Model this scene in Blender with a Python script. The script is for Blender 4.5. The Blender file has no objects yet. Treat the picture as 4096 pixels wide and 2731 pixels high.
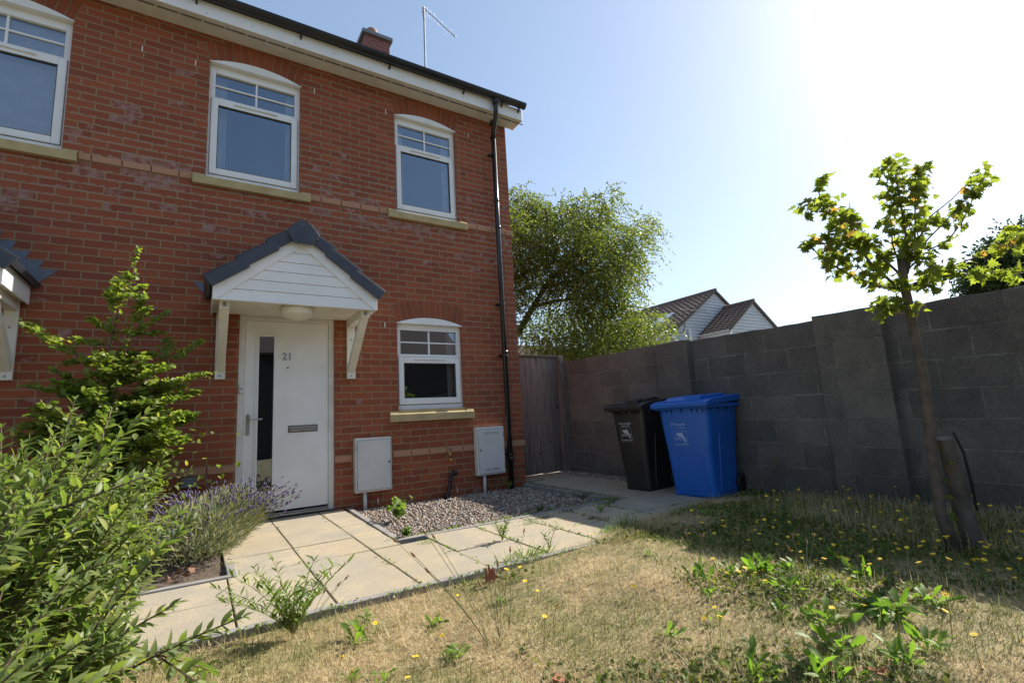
import bpy, bmesh, math, random
import numpy as np
from mathutils import Matrix, Vector
R=math.radians
D=bpy.data; S=bpy.context.scene; COL=S.collection
# ---------------------------------------------------------------- camera
cam=D.cameras.new('camera'); co=D.objects.new('camera',cam); COL.objects.link(co); S.camera=co
co.matrix_world=Matrix(((0.84469,-0.036005,-0.534044,-3.688658),(-0.532133,-0.16412,-0.830602,-5.595649),(-0.057741,0.985783,-0.15779,0.303664),(0,0,0,1)))
cam.sensor_width=36; cam.lens=17.3056; cam.clip_start=.05; cam.clip_end=3000
# ---------------------------------------------------------------- sky, sun, exposure
SUN_AZ=R(1.0); SUN_EL=R(37.3)        # azimuth measured from +x towards +y
w=D.worlds.new('World'); S.world=w; w.use_nodes=True
nt=w.node_tree; bg=nt.nodes['Background']; sky=nt.nodes.new('ShaderNodeTexSky')
sky.sky_type='NISHITA'; sky.sun_disc=False; sky.sun_elevation=SUN_EL; sky.sun_rotation=R(90)-SUN_AZ
sky.air_density=1.0; sky.dust_density=.85; sky.ozone_density=4.2; sky.altitude=0
gm=nt.nodes.new('ShaderNodeGamma'); gm.inputs[1].default_value=.66; nt.links.new(sky.outputs[0],gm.inputs[0]); nt.links.new(gm.outputs[0],bg.inputs[0]); bg.inputs[1].default_value=.185
sl=D.lights.new('sun','SUN'); so=D.objects.new('sun',sl); COL.objects.link(so)
sl.energy=5.0; sl.angle=R(.6); sl.color=(1,.93,.82)
sd=Vector((math.cos(SUN_EL)*math.cos(SUN_AZ),math.cos(SUN_EL)*math.sin(SUN_AZ),math.sin(SUN_EL)))
so.rotation_euler=sd.to_track_quat('Z','Y').to_euler(); so.location=(6,-3,8)
S.view_settings.view_transform='Standard'; S.view_settings.look='None'; S.view_settings.gamma=1
S.view_settings.exposure=0.9
S.render.engine='CYCLES'
rng=np.random.default_rng(11); random.seed(7)
def G(x,y): return -.52+.018*np.clip(y,-9,1)
# ---------------------------------------------------------------- object helpers
def tag(o,label=None,cat=None,group=None,kind=None):
    if label:o['label']=label
    if cat:o['category']=cat
    if group:o['group']=group
    if kind:o['kind']=kind
    return o
def empty(name,loc=(0,0,0),rz=0,**k):
    o=D.objects.new(name,None); COL.objects.link(o); o.location=loc; o.rotation_euler=(0,0,rz); o.empty_display_size=.1
    return tag(o,**k)
def link(name,me,mats,parent=None,loc=None,rz=0):
    if not isinstance(mats,(list,tuple)):mats=[mats]
    for m in mats: me.materials.append(m)
    o=D.objects.new(name,me); COL.objects.link(o)
    if parent is not None:o.parent=parent
    if loc is not None:o.location=loc; o.rotation_euler=(0,0,rz)
    return o
class MB:
    def __init__(s): s.v=[];s.f=[];s.m=[];s.mi=0
    def add(s,vs,fs):
        b=len(s.v); s.v+= [tuple(map(float,p)) for p in vs]; s.f+=[tuple(b+i for i in f) for f in fs]; s.m+=[s.mi]*len(fs); return s
    def box(s,x0,x1,y0,y1,z0,z1,M=None):
        vs=[Vector((x,y,z)) for x in (x0,x1) for y in (y0,y1) for z in (z0,z1)]
        if M is not None: vs=[M@p for p in vs]
        return s.add(vs,[(0,1,3,2),(4,6,7,5),(0,4,5,1),(2,3,7,6),(0,2,6,4),(1,5,7,3)])
    def prism(s,poly,ax,a,b,M=None):
        # poly 2d in the plane perpendicular to ax ('x': (y,z), 'y': (x,z), 'z': (x,y))
        def P(p,t): return Vector({'x':(t,p[0],p[1]),'y':(p[0],t,p[1]),'z':(p[0],p[1],t)}[ax])
        vs=[P(p,a) for p in poly]+[P(p,b) for p in poly]; n=len(poly)
        if M is not None: vs=[M@p for p in vs]
        return s.add(vs,[tuple(range(n-1,-1,-1)),tuple(range(n,2*n))]+[(i,(i+1)%n,n+(i+1)%n,n+i) for i in range(n)])
    def tube(s,pts,rad,n=8,cap=True):
        pts=[Vector(p) for p in pts]; m=len(pts)
        if not isinstance(rad,(list,tuple)): rad=[rad]*m
        vs=[];up=None
        for i,p in enumerate(pts):
            t=(pts[min(i+1,m-1)]-pts[max(i-1,0)]).normalized()
            if up is None: up=Vector((0,0,1)) if abs(t.z)<.9 else Vector((1,0,0))
            a=t.cross(up).normalized(); b=a.cross(t).normalized(); up=b
            for k in range(n):
                q=2*math.pi*k/n; vs.append(p+a*math.cos(q)*rad[i]+b*math.sin(q)*rad[i])
        fs=[(i*n+k,i*n+(k+1)%n,(i+1)*n+(k+1)%n,(i+1)*n+k) for i in range(m-1) for k in range(n)]
        if cap: fs+=[tuple(range(n-1,-1,-1)),tuple((m-1)*n+k for k in range(n))]
        return s.add(vs,fs)
    def lathe(s,prof,c,n=24,M=None):
        vs=[];
        for r,z in prof:
            for k in range(n): vs.append(Vector((c[0]+r*math.cos(2*math.pi*k/n),c[1]+r*math.sin(2*math.pi*k/n),c[2]+z)))
        if M is not None: vs=[M@p for p in vs]
        m=len(prof)
        fs=[(i*n+k,i*n+(k+1)%n,(i+1)*n+(k+1)%n,(i+1)*n+k) for i in range(m-1) for k in range(n)]
        fs+=[tuple(range(n-1,-1,-1)),tuple((m-1)*n+k for k in range(n))]
        return s.add(vs,fs)
    def build(s,name,mats,parent=None,bevel=0,smooth=False,loc=None,rz=0,seg=2):
        me=D.meshes.new(name); me.from_pydata(s.v,[],s.f)
        me.polygons.foreach_set('material_index',s.m)
        bm=bmesh.new(); bm.from_mesh(me); bmesh.ops.recalc_face_normals(bm,faces=bm.faces); bm.to_mesh(me); bm.free()
        if smooth: me.polygons.foreach_set('use_smooth',[True]*len(me.polygons))
        o=link(name,me,mats,parent,loc,rz)
        if bevel:
            b=o.modifiers.new('b','BEVEL'); b.width=bevel; b.segments=seg; b.limit_method='ANGLE'; b.angle_limit=R(40)
        return o
def npmesh(name,chunks,mats,parent=None,smooth=False,loc=None,rz=0):
    """chunks: list of (V (m,n,3), faces template list, material index)"""
    Vs=[];L=[];T=[];MI=[];base=0
    for V,F,mi in chunks:
        if len(V)==0: continue
        m,n,_=V.shape; Vs.append(V.reshape(-1,3))
        fl=np.array([i for f in F for i in f]); tot=np.array([len(f) for f in F])
        L.append((fl[None,:]+(np.arange(m)*n)[:,None]+base).ravel()); T.append(np.tile(tot,m)); 
        if isinstance(mi,int): MI.append(np.full(m*len(F),mi))
        else: MI.append(np.repeat(np.asarray(mi),len(F)))
        base+=m*n
    V=np.concatenate(Vs);L=np.concatenate(L).astype(np.int32);T=np.concatenate(T).astype(np.int32);MI=np.concatenate(MI).astype(np.int32)
    me=D.meshes.new(name); me.vertices.add(len(V)); me.vertices.foreach_set('co',V.astype(np.float32).ravel())
    me.loops.add(len(L)); me.loops.foreach_set('vertex_index',L)
    st=np.concatenate([[0],np.cumsum(T)[:-1]]).astype(np.int32)
    me.polygons.add(len(T)); me.polygons.foreach_set('loop_start',st); me.polygons.foreach_set('loop_total',T)
    me.polygons.foreach_set('material_index',MI)
    if smooth: me.polygons.foreach_set('use_smooth',np.ones(len(T),bool))
    me.update(calc_edges=True); me.validate()
    return link(name,me,mats,parent,loc,rz)
def nrm(a): return a/np.maximum(np.linalg.norm(a,axis=-1,keepdims=True),1e-9)
def frames(d,n):
    X=nrm(d); Z=nrm(n-X*(X*n).sum(-1,keepdims=True)); Y=np.cross(Z,X); return np.stack([X,Y,Z],-1)
def place(tv,pos,Rm,sc):
    sc=np.asarray(sc); 
    if sc.ndim==1: sc=sc[:,None]*np.ones(3)
    t=tv[None]*sc[:,None,:]
    return pos[:,None,:]+np.einsum('mij,mnj->mni',Rm,t)
def leaf(ws,fold=.25,curl=.25,wave=0):
    n=len(ws); v=[]
    for i,wd in enumerate(ws):
        t=i/(n-1); z=-curl*t*t; e=wave*(1 if i%2 else -1)
        v+=[(t,0,z),(t,wd,z+fold*wd+e*wd),(t,-wd,z+fold*wd-e*wd)]
    f=[]
    for i in range(n-1):
        a=3*i;b=3*i+3
        f+=[(a,b,b+1,a+1),(a,a+2,b+2,b)]
    return np.array(v),f
def bez(a,b,c,t): t=t[:,None]; return (1-t)**2*a+2*t*(1-t)*b+t*t*c
def rdir(m,up=0.):
    v=rng.normal(size=(m,3)); v[:,2]+=up; return nrm(v)
# ---------------------------------------------------------------- materials
def newmat(name):
    m=D.materials.new(name); m.use_nodes=True; n=m.node_tree; return m,n,n.nodes['Principled BSDF']
def N(n,t,**k):
    x=n.nodes.new(t)
    for a,b in k.items(): setattr(x,a,b)
    return x
def noise(n,vec,scale,detail=4,rough=.55):
    x=N(n,'ShaderNodeTexNoise'); x.inputs['Scale'].default_value=scale; x.inputs['Detail'].default_value=detail; x.inputs['Roughness'].default_value=rough
    if vec is not None: n.links.new(vec,x.inputs['Vector'])
    return x.outputs['Fac']
def ramp(n,fac,stops):
    x=N(n,'ShaderNodeValToRGB'); e=x.color_ramp.elements
    while len(e)<len(stops): e.new(.5)
    for i,(p,c) in enumerate(stops):
        e[i].position=p; e[i].color=(*c,1) if len(c)==3 else c
    n.links.new(fac,x.inputs[0]); return x.outputs[0]
def mix(n,f,a,b,mode='MIX'):
    x=N(n,'ShaderNodeMix',data_type='RGBA',blend_type=mode)
    for s,v in ((0,f),(6,a),(7,b)):
        if hasattr(v,'is_output') or isinstance(v,bpy.types.NodeSocket): n.links.new(v,x.inputs[s])
        elif s==0: x.inputs[0].default_value=v
        else: x.inputs[s].default_value=(*v,1)
    return x.outputs[2]
def math_(n,op,a,b=None,c=None,clamp=False):
    x=N(n,'ShaderNodeMath',operation=op,use_clamp=clamp)
    for i,v in enumerate((a,b,c)):
        if v is None: continue
        if isinstance(v,bpy.types.NodeSocket): n.links.new(v,x.inputs[i])
        else: x.inputs[i].default_value=v
    return x.outputs[0]
def bump(n,p,h,strength,dist=.01,norm=None):
    b=N(n,'ShaderNodeBump'); b.inputs['Strength'].default_value=strength; b.inputs['Distance'].default_value=dist
    n.links.new(h,b.inputs['Height']); n.links.new(b.outputs[0],p.inputs['Normal'])
def objco(n): return N(n,'ShaderNodeTexCoord').outputs['Object']
def simple(name,c,rough=.5,c2=None,ns=8,bs=0,bscale=60,metal=0,spec=None,island=0):
    m,n,p=newmat(name); p.inputs['Roughness'].default_value=rough; p.inputs['Metallic'].default_value=metal
    if spec is not None: p.inputs['Specular IOR Level'].default_value=spec
    co_=objco(n); c2=c2 or tuple(x*.8 for x in c)
    col=mix(n,ramp(n,noise(n,co_,ns,5),[(.35,(0,0,0)),(.68,(1,1,1))]),c,c2)
    if island:
        g=N(n,'ShaderNodeNewGeometry'); v=ramp(n,g.outputs['Random Per Island'],[(0,(1-island,)*3),(1,(1+island*.6,)*3)])
        col=mix(n,1.0,col,v,'MULTIPLY')
    n.links.new(col,p.inputs['Base Color'])
    if bs: bump(n,p,noise(n,co_,bscale,6,.7),bs,.004)
    return m
def ramp2(n,f):
    s=N(n,'ShaderNodeSeparateColor'); n.links.new(ramp(n,f,[(.40,(.06,.06,.06)),(.68,(.75,.75,.75))]),s.inputs[0]); return s.outputs[0]
def wallvec(n):
    """object position laid onto x/z (or y/z where the face looks along x)"""
    g=N(n,'ShaderNodeNewGeometry'); sp=N(n,'ShaderNodeSeparateXYZ'); n.links.new(objco(n),sp.inputs[0])
    sn=N(n,'ShaderNodeSeparateXYZ'); n.links.new(g.outputs['True Normal'],sn.inputs[0])
    ax=math_(n,'GREATER_THAN',math_(n,'ABSOLUTE',sn.outputs[0]),.7)
    u=N(n,'ShaderNodeMix',data_type='FLOAT'); n.links.new(ax,u.inputs[0]); n.links.new(sp.outputs[0],u.inputs[2]); n.links.new(sp.outputs[1],u.inputs[3])
    return u.outputs[0],sp
def brickmat(name,A,B,mortar,bw=.225,rh=.075,ms=.005,u0=22.5,v0=7.5375,efflo=True,rough=.85,shear=0,voff=0,offs=.5,coarse=0):
    m,n,p=newmat(name); p.inputs['Roughness'].default_value=rough
    u,sp=wallvec(n)
    z=sp.outputs[2]
    if shear: z=math_(n,'ADD',z,math_(n,'MULTIPLY',math_(n,'SUBTRACT',.38,sp.outputs[1]),shear))
    co_=objco(n)
    wob=noise(n,co_,9,3); wob2=math_(n,'MULTIPLY',math_(n,'SUBTRACT',wob,.5),.006)
    cv=N(n,'ShaderNodeCombineXYZ'); n.links.new(math_(n,'ADD',math_(n,'ADD',u,u0),wob2),cv.inputs[0]); n.links.new(math_(n,'ADD',math_(n,'ADD',z,v0),wob2),cv.inputs[1])
    bt=N(n,'ShaderNodeTexBrick'); bt.offset=offs; bt.offset_frequency=2; bt.squash=1
    for k,v in (('Scale',1),('Mortar Size',ms),('Mortar Smooth',.35),('Bias',0),('Brick Width',bw),('Row Height',rh)): bt.inputs[k].default_value=v
    bt.inputs['Color1'].default_value=(0,0,0,1); bt.inputs['Color2'].default_value=(1,1,1,1); bt.inputs['Mortar'].default_value=(.5,.5,.5,1)
    n.links.new(cv.outputs[0],bt.inputs['Vector'])
    sc_=N(n,'ShaderNodeSeparateColor'); n.links.new(bt.outputs['Color'],sc_.inputs[0]); rnd=sc_.outputs[0]
    c=mix(n,ramp(n,rnd,[(0,(0,0,0)),(1,(1,1,1))]),A,B)
    c=mix(n,math_(n,'MULTIPLY',noise(n,co_,22,6,.7),.5),c,tuple(x*.62 for x in A))
    if efflo:
        # white salt bloom: strongest around the upper string course, and along the lower edge of bricks
        zz=sp.outputs[2]
        band=math_(n,'MULTIPLY_ADD',math_(n,'ABSOLUTE',math_(n,'SUBTRACT',zz,2.95)),-1.15,1.0,clamp=True)
        g=math_(n,'FRACT',math_(n,'DIVIDE',math_(n,'ADD',z,v0),rh))
        low=math_(n,'MULTIPLY_ADD',math_(n,'ABSOLUTE',math_(n,'SUBTRACT',g,.14)),-11,1.0,clamp=True)
        nz=noise(n,co_,2.6,3); nz2=noise(n,co_,16,4)
        whole=math_(n,'MULTIPLY',math_(n,'GREATER_THAN',math_(n,'ADD',math_(n,'MULTIPLY',rnd,.45),math_(n,'ADD',nz,math_(n,'MULTIPLY',band,.22))),1.04),ramp2(n,nz2))
        edge=math_(n,'MULTIPLY',math_(n,'MULTIPLY',low,math_(n,'MULTIPLY_ADD',band,1.0,.18)),math_(n,'GREATER_THAN',nz2,.45))
        ef=math_(n,'MULTIPLY',math_(n,'MAXIMUM',whole,edge),.55,clamp=True)
        c=mix(n,ef,c,(.50,.42,.42))
    mo=mix(n,noise(n,co_,14,4),mortar,tuple(x*.6 for x in mortar)) if not coarse else mix(n,ramp(n,noise(n,co_,3.5,4,.7),[(.40,(0,0,0)),(.62,(1,1,1))]),mortar,tuple(x*.5 for x in mortar))
    c=mix(n,bt.outputs['Fac'],c,mo)
    n.links.new(c,p.inputs['Base Color'])
    if coarse:
        st_=ramp(n,noise(n,co_,1.7,5,.7),[(.36,(.72,.70,.70)),(.60,(1.12,1.1,1.06))]); c=mix(n,1.0,c,st_,'MULTIPLY')
        dm=math_(n,'MULTIPLY_ADD',sp.outputs[2],2.4,1.35,clamp=True); c=mix(n,math_(n,'MULTIPLY',math_(n,'SUBTRACT',1.0,dm),noise(n,co_,5,4,.7)),c,(.045,.05,.035))
        c=mix(n,ramp(n,noise(n,co_,6,6,.8),[(.62,(0,0,0)),(.72,(.5,.5,.5))]),c,(.19,.18,.165))
        n.links.new(mix(n,1.0,c,ramp(n,noise(n,co_,130,3,.85),[(.36,(.6,.6,.6)),(.66,(1.45,1.42,1.4))]),'MULTIPLY'),p.inputs['Base Color'])
    h=math_(n,'ADD',math_(n,'MULTIPLY',bt.outputs['Fac'],-1.0),math_(n,'MULTIPLY',noise(n,co_,90 if not coarse else coarse,5,.75),.5 if not coarse else .8))
    bump(n,p,h,.7,.006)
    return m
BRICK=brickmat('red_brick',(.33,.084,.034),(.20,.049,.023),(.32,.25,.135),ms=.006)
def voussoir(name,A,B):
    m,n,p=newmat(name); p.inputs['Roughness'].default_value=.85; co_=objco(n)
    g=N(n,'ShaderNodeNewGeometry')
    c=mix(n,g.outputs['Random Per Island'],A,B); c=mix(n,math_(n,'MULTIPLY',noise(n,co_,22,6,.7),.5),c,tuple(x*.62 for x in A))
    n.links.new(c,p.inputs['Base Color']); bump(n,p,noise(n,co_,90,5,.75),.5,.004); return m
ARCHB=voussoir('arch_brick',(.31,.080,.030),(.20,.050,.021))
PALEB=voussoir('buff_brick',(.47,.25,.15),(.38,.19,.115))
MORT=simple('mortar',(.21,.155,.085),.9,bs=.4,bscale=120)
PVC=simple('white_upvc',(.78,.78,.78),.36,(.73,.725,.71),5)
PVCD=simple('aged_white_board',(.72,.71,.68),.5,(.60,.585,.54),5)
CREAM=simple('painted_timber',(.74,.72,.66),.55,(.66,.63,.54),7)
SILL=simple('cast_stone',(.47,.37,.19),.8,(.37,.28,.135),6,bs=.3,bscale=160)
BLACK=simple('black_plastic',(.012,.013,.016),.28,(.02,.021,.024),6)
SLATE=simple('slate_tile',(.036,.043,.060),.42,(.05,.056,.072),9,bs=.25,bscale=90)
LEAD=simple('lead',(.10,.115,.15),.5,(.14,.155,.19),10)
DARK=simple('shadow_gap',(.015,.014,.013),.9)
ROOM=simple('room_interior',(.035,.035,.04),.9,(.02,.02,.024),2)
BLIND=simple('blind_slat',(.80,.80,.82),.6)
METAL=simple('brushed_metal',(.36,.37,.38),.35,metal=.85)
DMET=simple('dark_metal',(.10,.105,.11),.35,metal=.7)
BRASS=simple('brass',(.45,.32,.12),.4,metal=.8)
BOXW=simple('grp_box',(.62,.62,.60),.45,(.54,.54,.52),4)
SEAM=simple('box_seam',(.12,.12,.12),.7)
GREYP=simple('grey_plastic',(.17,.19,.21),.5)
LAMPG=simple('opal_lamp',(.72,.68,.58),.3,(.64,.60,.5),3)
def glassmat(name,ior=1.55,tint=(.9,.93,.95),dirt=.02):
    m,n,p=newmat(name); out=n.nodes['Material Output']
    fr=N(n,'ShaderNodeFresnel'); fr.inputs[0].default_value=ior
    gl=N(n,'ShaderNodeBsdfGlossy'); gl.inputs['Roughness'].default_value=.0; gl.inputs[0].default_value=(.72,.86,1,1); tr=N(n,'ShaderNodeBsdfTransparent'); tr.inputs[0].default_value=(*tint,1)
    mx=N(n,'ShaderNodeMixShader'); 
    f=math_(n,'MULTIPLY',fr.outputs[0],4.3,clamp=True)
    n.links.new(f,mx.inputs[0]); n.links.new(tr.outputs[0],mx.inputs[1]); n.links.new(gl.outputs[0],mx.inputs[2]); n.links.new(mx.outputs[0],out.inputs[0]); n.nodes.remove(p); return m
GLASS=glassmat('window_glass',1.6)
def leafmat(name,a,b,c=None,trans=.45,rough=.45,spec=.4,yel=.06):
    m,n,p=newmat(name); out=n.nodes['Material Output']; g=N(n,'ShaderNodeNewGeometry'); r=g.outputs['Random Per Island']
    st=[(0,a),(1-yel*1.01,b)]; 
    if c: st=[(0,a),(1-yel-.02,b),(1-yel+.01,c),(1,c)]
    col=ramp(n,r,st); n.links.new(col,p.inputs['Base Color']); p.inputs['Roughness'].default_value=rough; p.inputs['Specular IOR Level'].default_value=spec
    tl=N(n,'ShaderNodeBsdfTranslucent'); tc=mix(n,1.0,col,(1.5,1.7,.7),'MULTIPLY'); n.links.new(tc,tl.inputs[0])
    mx=N(n,'ShaderNodeMixShader'); mx.inputs[0].default_value=trans
    n.links.new(p.outputs[0],mx.inputs[1]); n.links.new(tl.outputs[0],mx.inputs[2]); n.links.new(mx.outputs[0],out.inputs[0]); return m
LAUREL=leafmat('glossy_leaf',(.10,.145,.045),(.22,.265,.09),(.36,.36,.13),.45,.45,.35)
BEECH=leafmat('beech_leaf',(.13,.18,.04),(.25,.30,.07),(.36,.32,.08),.5,.45,.4)
MAPLEL=leafmat('maple_leaf',(.11,.135,.028),(.25,.265,.06),(.38,.20,.08),.66,.5,.3,.03)
TREEL=leafmat('tree_leaf',(.07,.10,.03),(.19,.22,.055),(.28,.26,.08),.48,.4,.4,.1)
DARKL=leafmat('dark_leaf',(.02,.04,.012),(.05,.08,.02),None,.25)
WEEDL=leafmat('weed_leaf',(.10,.17,.03),(.19,.27,.06),(.26,.28,.08),.4)
ROSL=leafmat('dandelion_leaf',(.10,.18,.03),(.20,.30,.055),None,.5,.5,.35)
LAVL=leafmat('lavender_leaf',(.14,.16,.10),(.27,.28,.19),(.33,.27,.16),.25,.7,.2,.15)
LAVF=simple('lavender_flower',(.085,.06,.16),.8,(.15,.115,.20),30,island=.4)
BARK=simple('grey_bark',(.13,.10,.08),.85,(.07,.058,.05),18,bs=.8,bscale=40)
TWIG=simple('brown_twig',(.13,.08,.05),.8)
GTWIG=simple('green_twig',(.16,.17,.06),.7)
STAKE=simple('weathered_wood',(.13,.105,.085),.85,(.07,.06,.05),12,bs=.7,bscale=30)
YELL=simple('yellow_petal',(.80,.58,.02),.7,(.74,.46,.02),20)
DRYL=simple('dry_leaf',(.26,.13,.06),.8,(.25,.12,.07),30,island=.35)
REDL=simple('red_leaf',(.42,.09,.04),.7,(.28,.10,.05),30,island=.3)
RUBBER=simple('rubber',(.012,.012,.012),.7)
CONC=simple('kerb_concrete',(.27,.255,.235),.9,(.20,.19,.175),7,bs=.35,bscale=150)
SOIL=simple('soil',(.075,.05,.035),.95,(.13,.095,.07),35,bs=.9,bscale=45)
DIRT=simple('joint_dirt',(.06,.05,.038),.95)
def gravmat():
    m,n,p=newmat('gravel_stone'); p.inputs['Roughness'].default_value=.75; g=N(n,'ShaderNodeNewGeometry')
    c=ramp(n,g.outputs['Random Per Island'],[(0,(.09,.085,.08)),(.2,(.20,.17,.145)),(.45,(.33,.25,.18)),(.65,(.30,.19,.13)),(.85,(.42,.37,.31)),(1,(.52,.48,.43))])
    c=mix(n,math_(n,'MULTIPLY',noise(n,objco(n),120,3),.4),c,(.15,.12,.1)); n.links.new(c,p.inputs['Base Color']); return m
GRAV=gravmat()
def slabmat():
    m,n,p=newmat('buff_paving'); p.inputs['Roughness'].default_value=.9; co_=objco(n); g=N(n,'ShaderNodeNewGeometry')
    c=ramp(n,g.outputs['Random Per Island'],[(0,(.52,.42,.255)),(.5,(.47,.39,.26)),(1,(.54,.415,.24))])
    c=mix(n,ramp(n,noise(n,co_,3.2,5,.6),[(.40,(0,0,0)),(.62,(1,1,1))]),c,(.34,.30,.23)); c=mix(n,ramp(n,noise(n,co_,1.1,3,.5),[(.48,(0,0,0)),(.62,(.7,.7,.7))]),c,(.44,.345,.19))
    c=mix(n,ramp(n,noise(n,co_,13,6,.75),[(.46,(0,0,0)),(.64,(.8,.8,.8))]),c,(.34,.30,.235)); sp=noise(n,co_,190,2,.8); c=mix(n,ramp(n,sp,[(.40,(1,1,1)),(.58,(0,0,0))]),c,(.27,.24,.19)); 
    c=mix(n,ramp(n,noise(n,co_,340,2,.8),[(.60,(0,0,0)),(.7,(.7,.7,.7))]),c,(.52,.44,.31))
    n.links.new(c,p.inputs['Base Color']); bump(n,p,math_(n,'ADD',sp,math_(n,'MULTIPLY',noise(n,co_,40,4),.6)),.7,.004); return m
SLAB=slabmat()
def grassmat(name='grass_blade'):
    m,n,p=newmat(name); out=n.nodes['Material Output']; g=N(n,'ShaderNodeNewGeometry'); r=g.outputs['Random Per Island']; co_=objco(n)
    straw=ramp(n,r,[(0,(.42,.30,.15)),(.45,(.64,.49,.27)),(.85,(.78,.66,.43)),(1,(.38,.19,.11))])
    green=ramp(n,r,[(0,(.10,.13,.03)),(.6,(.22,.25,.06)),(1,(.38,.37,.13))])
    pch=ramp(n,noise(n,co_,1.6,5,.65),[(.42,(0,0,0)),(.57,(1,1,1))])
    c=mix(n,math_(n,'MULTIPLY_ADD',pch,.75,.10),straw,green)
    n.links.new(c,p.inputs['Base Color']); p.inputs['Roughness'].default_value=.6
    tl=N(n,'ShaderNodeBsdfTranslucent'); n.links.new(c,tl.inputs[0]); mx=N(n,'ShaderNodeMixShader'); mx.inputs[0].default_value=.35
    n.links.new(p.outputs[0],mx.inputs[1]); n.links.new(tl.outputs[0],mx.inputs[2]); n.links.new(mx.outputs[0],out.inputs[0]); return m
GRASS=grassmat()
LAWN=simple('lawn_thatch',(.36,.27,.145),.95,(.17,.15,.06),9,bs=1,bscale=70)
GROUND=simple('ground_earth',(.15,.13,.08),.95,(.10,.11,.05),.6)
BLOCK=brickmat('concrete_block',(.160,.143,.127),(.103,.095,.089),(.21,.195,.172),bw=.45,rh=.2275,ms=.008,u0=45.1,v0=1.112,efflo=False,rough=.95,shear=.028,coarse=110)
LAUREL_TIPS=[(-4.15,-3.38,0.33),(-4.01,-3.54,0.38),(-3.81,-3.50,0.43),(-3.78,-3.60,0.23),(-3.69,-3.80,0.07),(-3.58,-4.14,-0.13),(-3.72,-4.06,-0.09),(-3.93,-3.51,0.27),(-3.85,-3.66,0.19),(-3.92,-3.97,0.15),(-3.97,-3.94,0.07),(-3.91,-3.54,0.15),(-3.80,-3.52,-0.01),(-3.91,-3.43,0.30),(-4.05,-3.61,-0.33),(-3.81,-3.07,0.10),(-3.94,-3.76,0.02),(-3.93,-4.21,-0.10),(-3.91,-3.07,-0.13),(-4.24,-2.89,0.04),(-3.95,-3.71,-0.05),(-4.22,-3.33,-0.42),(-4.01,-3.12,0.11),(-3.88,-3.45,-0.27),(-4.05,-3.78,-0.10),(-3.86,-3.57,-0.20),(-3.82,-3.66,0.18),(-3.84,-3.23,-0.04),(-3.84,-3.28,0.20),(-3.80,-3.44,-0.03),(-3.99,-3.98,0.09),(-4.13,-2.73,-0.36),(-3.77,-2.96,-0.03),(-4.03,-3.89,-0.19),(-4.01,-4.16,-0.12),(-3.99,-3.42,0.12),(-4.04,-2.99,0.25),(-4.02,-3.89,0.05),(-4.25,-3.44,0.21),(-4.04,-3.15,-0.10),(-3.81,-3.17,-0.01),(-4.10,-2.99,-0.25),(-4.02,-3.07,-0.35),(-4.18,-3.73,0.34),(-4.05,-3.91,0.22),(-4.27,-2.71,-0.30),(-4.07,-3.44,0.04),(-3.82,-4.06,-0.17),(-3.92,-3.06,-0.01),(-4.08,-3.55,-0.33),(-3.98,-3.41,0.07),(-4.29,-3.23,0.34),(-3.93,-3.81,-0.26),(-4.04,-3.04,-0.26),(-3.98,-3.37,-0.16),(-3.94,-3.38,0.12),(-3.97,-2.87,0.14),(-4.06,-3.62,0.01),(-4.06,-3.59,-0.31),(-4.08,-3.74,0.31),(-3.90,-3.37,-0.12),(-4.03,-3.40,0.11),(-3.83,-3.87,0.15),(-4.22,-2.79,0.28),(-3.97,-4.02,0.23),(-4.24,-3.36,0.19),(-3.78,-3.42,0.11),(-3.81,-3.17,-0.07),(-4.10,-3.27,-0.22),(-4.09,-3.79,-0.17),(-3.95,-3.97,-0.22),(-4.04,-3.67,0.31),(-4.18,-3.28,0.32),(-3.98,-3.85,0.34),(-4.33,-2.82,-0.06),(-4.45,-2.66,0.33),(-3.89,-3.49,0.12),(-3.94,-4.27,-0.12),(-3.98,-3.54,0.20),(-3.80,-4.12,-0.11),(-4.08,-3.11,-0.03),(-3.83,-3.57,0.05),(-4.41,-2.60,-0.03),(-4.01,-3.22,-0.18),(-3.86,-4.09,-0.16),(-3.79,-2.95,-0.23),(-4.07,-3.81,-0.18),(-3.97,-3.61,0.15),(-3.83,-3.15,-0.07),(-4.08,-3.66,-0.14),(-3.99,-3.94,0.33),(-4.31,-2.83,0.19),(-3.94,-4.29,-0.08),(-3.98,-4.29,-0.12),(-4.06,-3.67,-0.09),(-3.92,-3.66,-0.11),(-4.00,-3.08,0.28),(-3.92,-3.23,-0.14),(-4.15,-3.28,0.09),(-4.15,-3.64,-0.08),(-3.97,-4.08,-0.19),(-4.11,-3.17,-0.20),(-4.24,-3.15,-0.27),(-3.87,-4.19,-0.09)]
BEECH_STEM=[(-4.24,-0.70,-0.20),(-4.27,-0.70,0.33),(-4.28,-0.70,0.74),(-4.29,-0.70,1.07),(-4.25,-0.70,1.36),(-4.20,-0.70,1.51),(-4.17,-0.70,1.69),(-4.15,-0.70,1.89)]
BEECH_STEM2=[(-4.27,-0.75,0.51),(-4.19,-0.75,0.87),(-4.18,-0.75,1.11),(-4.14,-0.75,1.31)]
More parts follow.
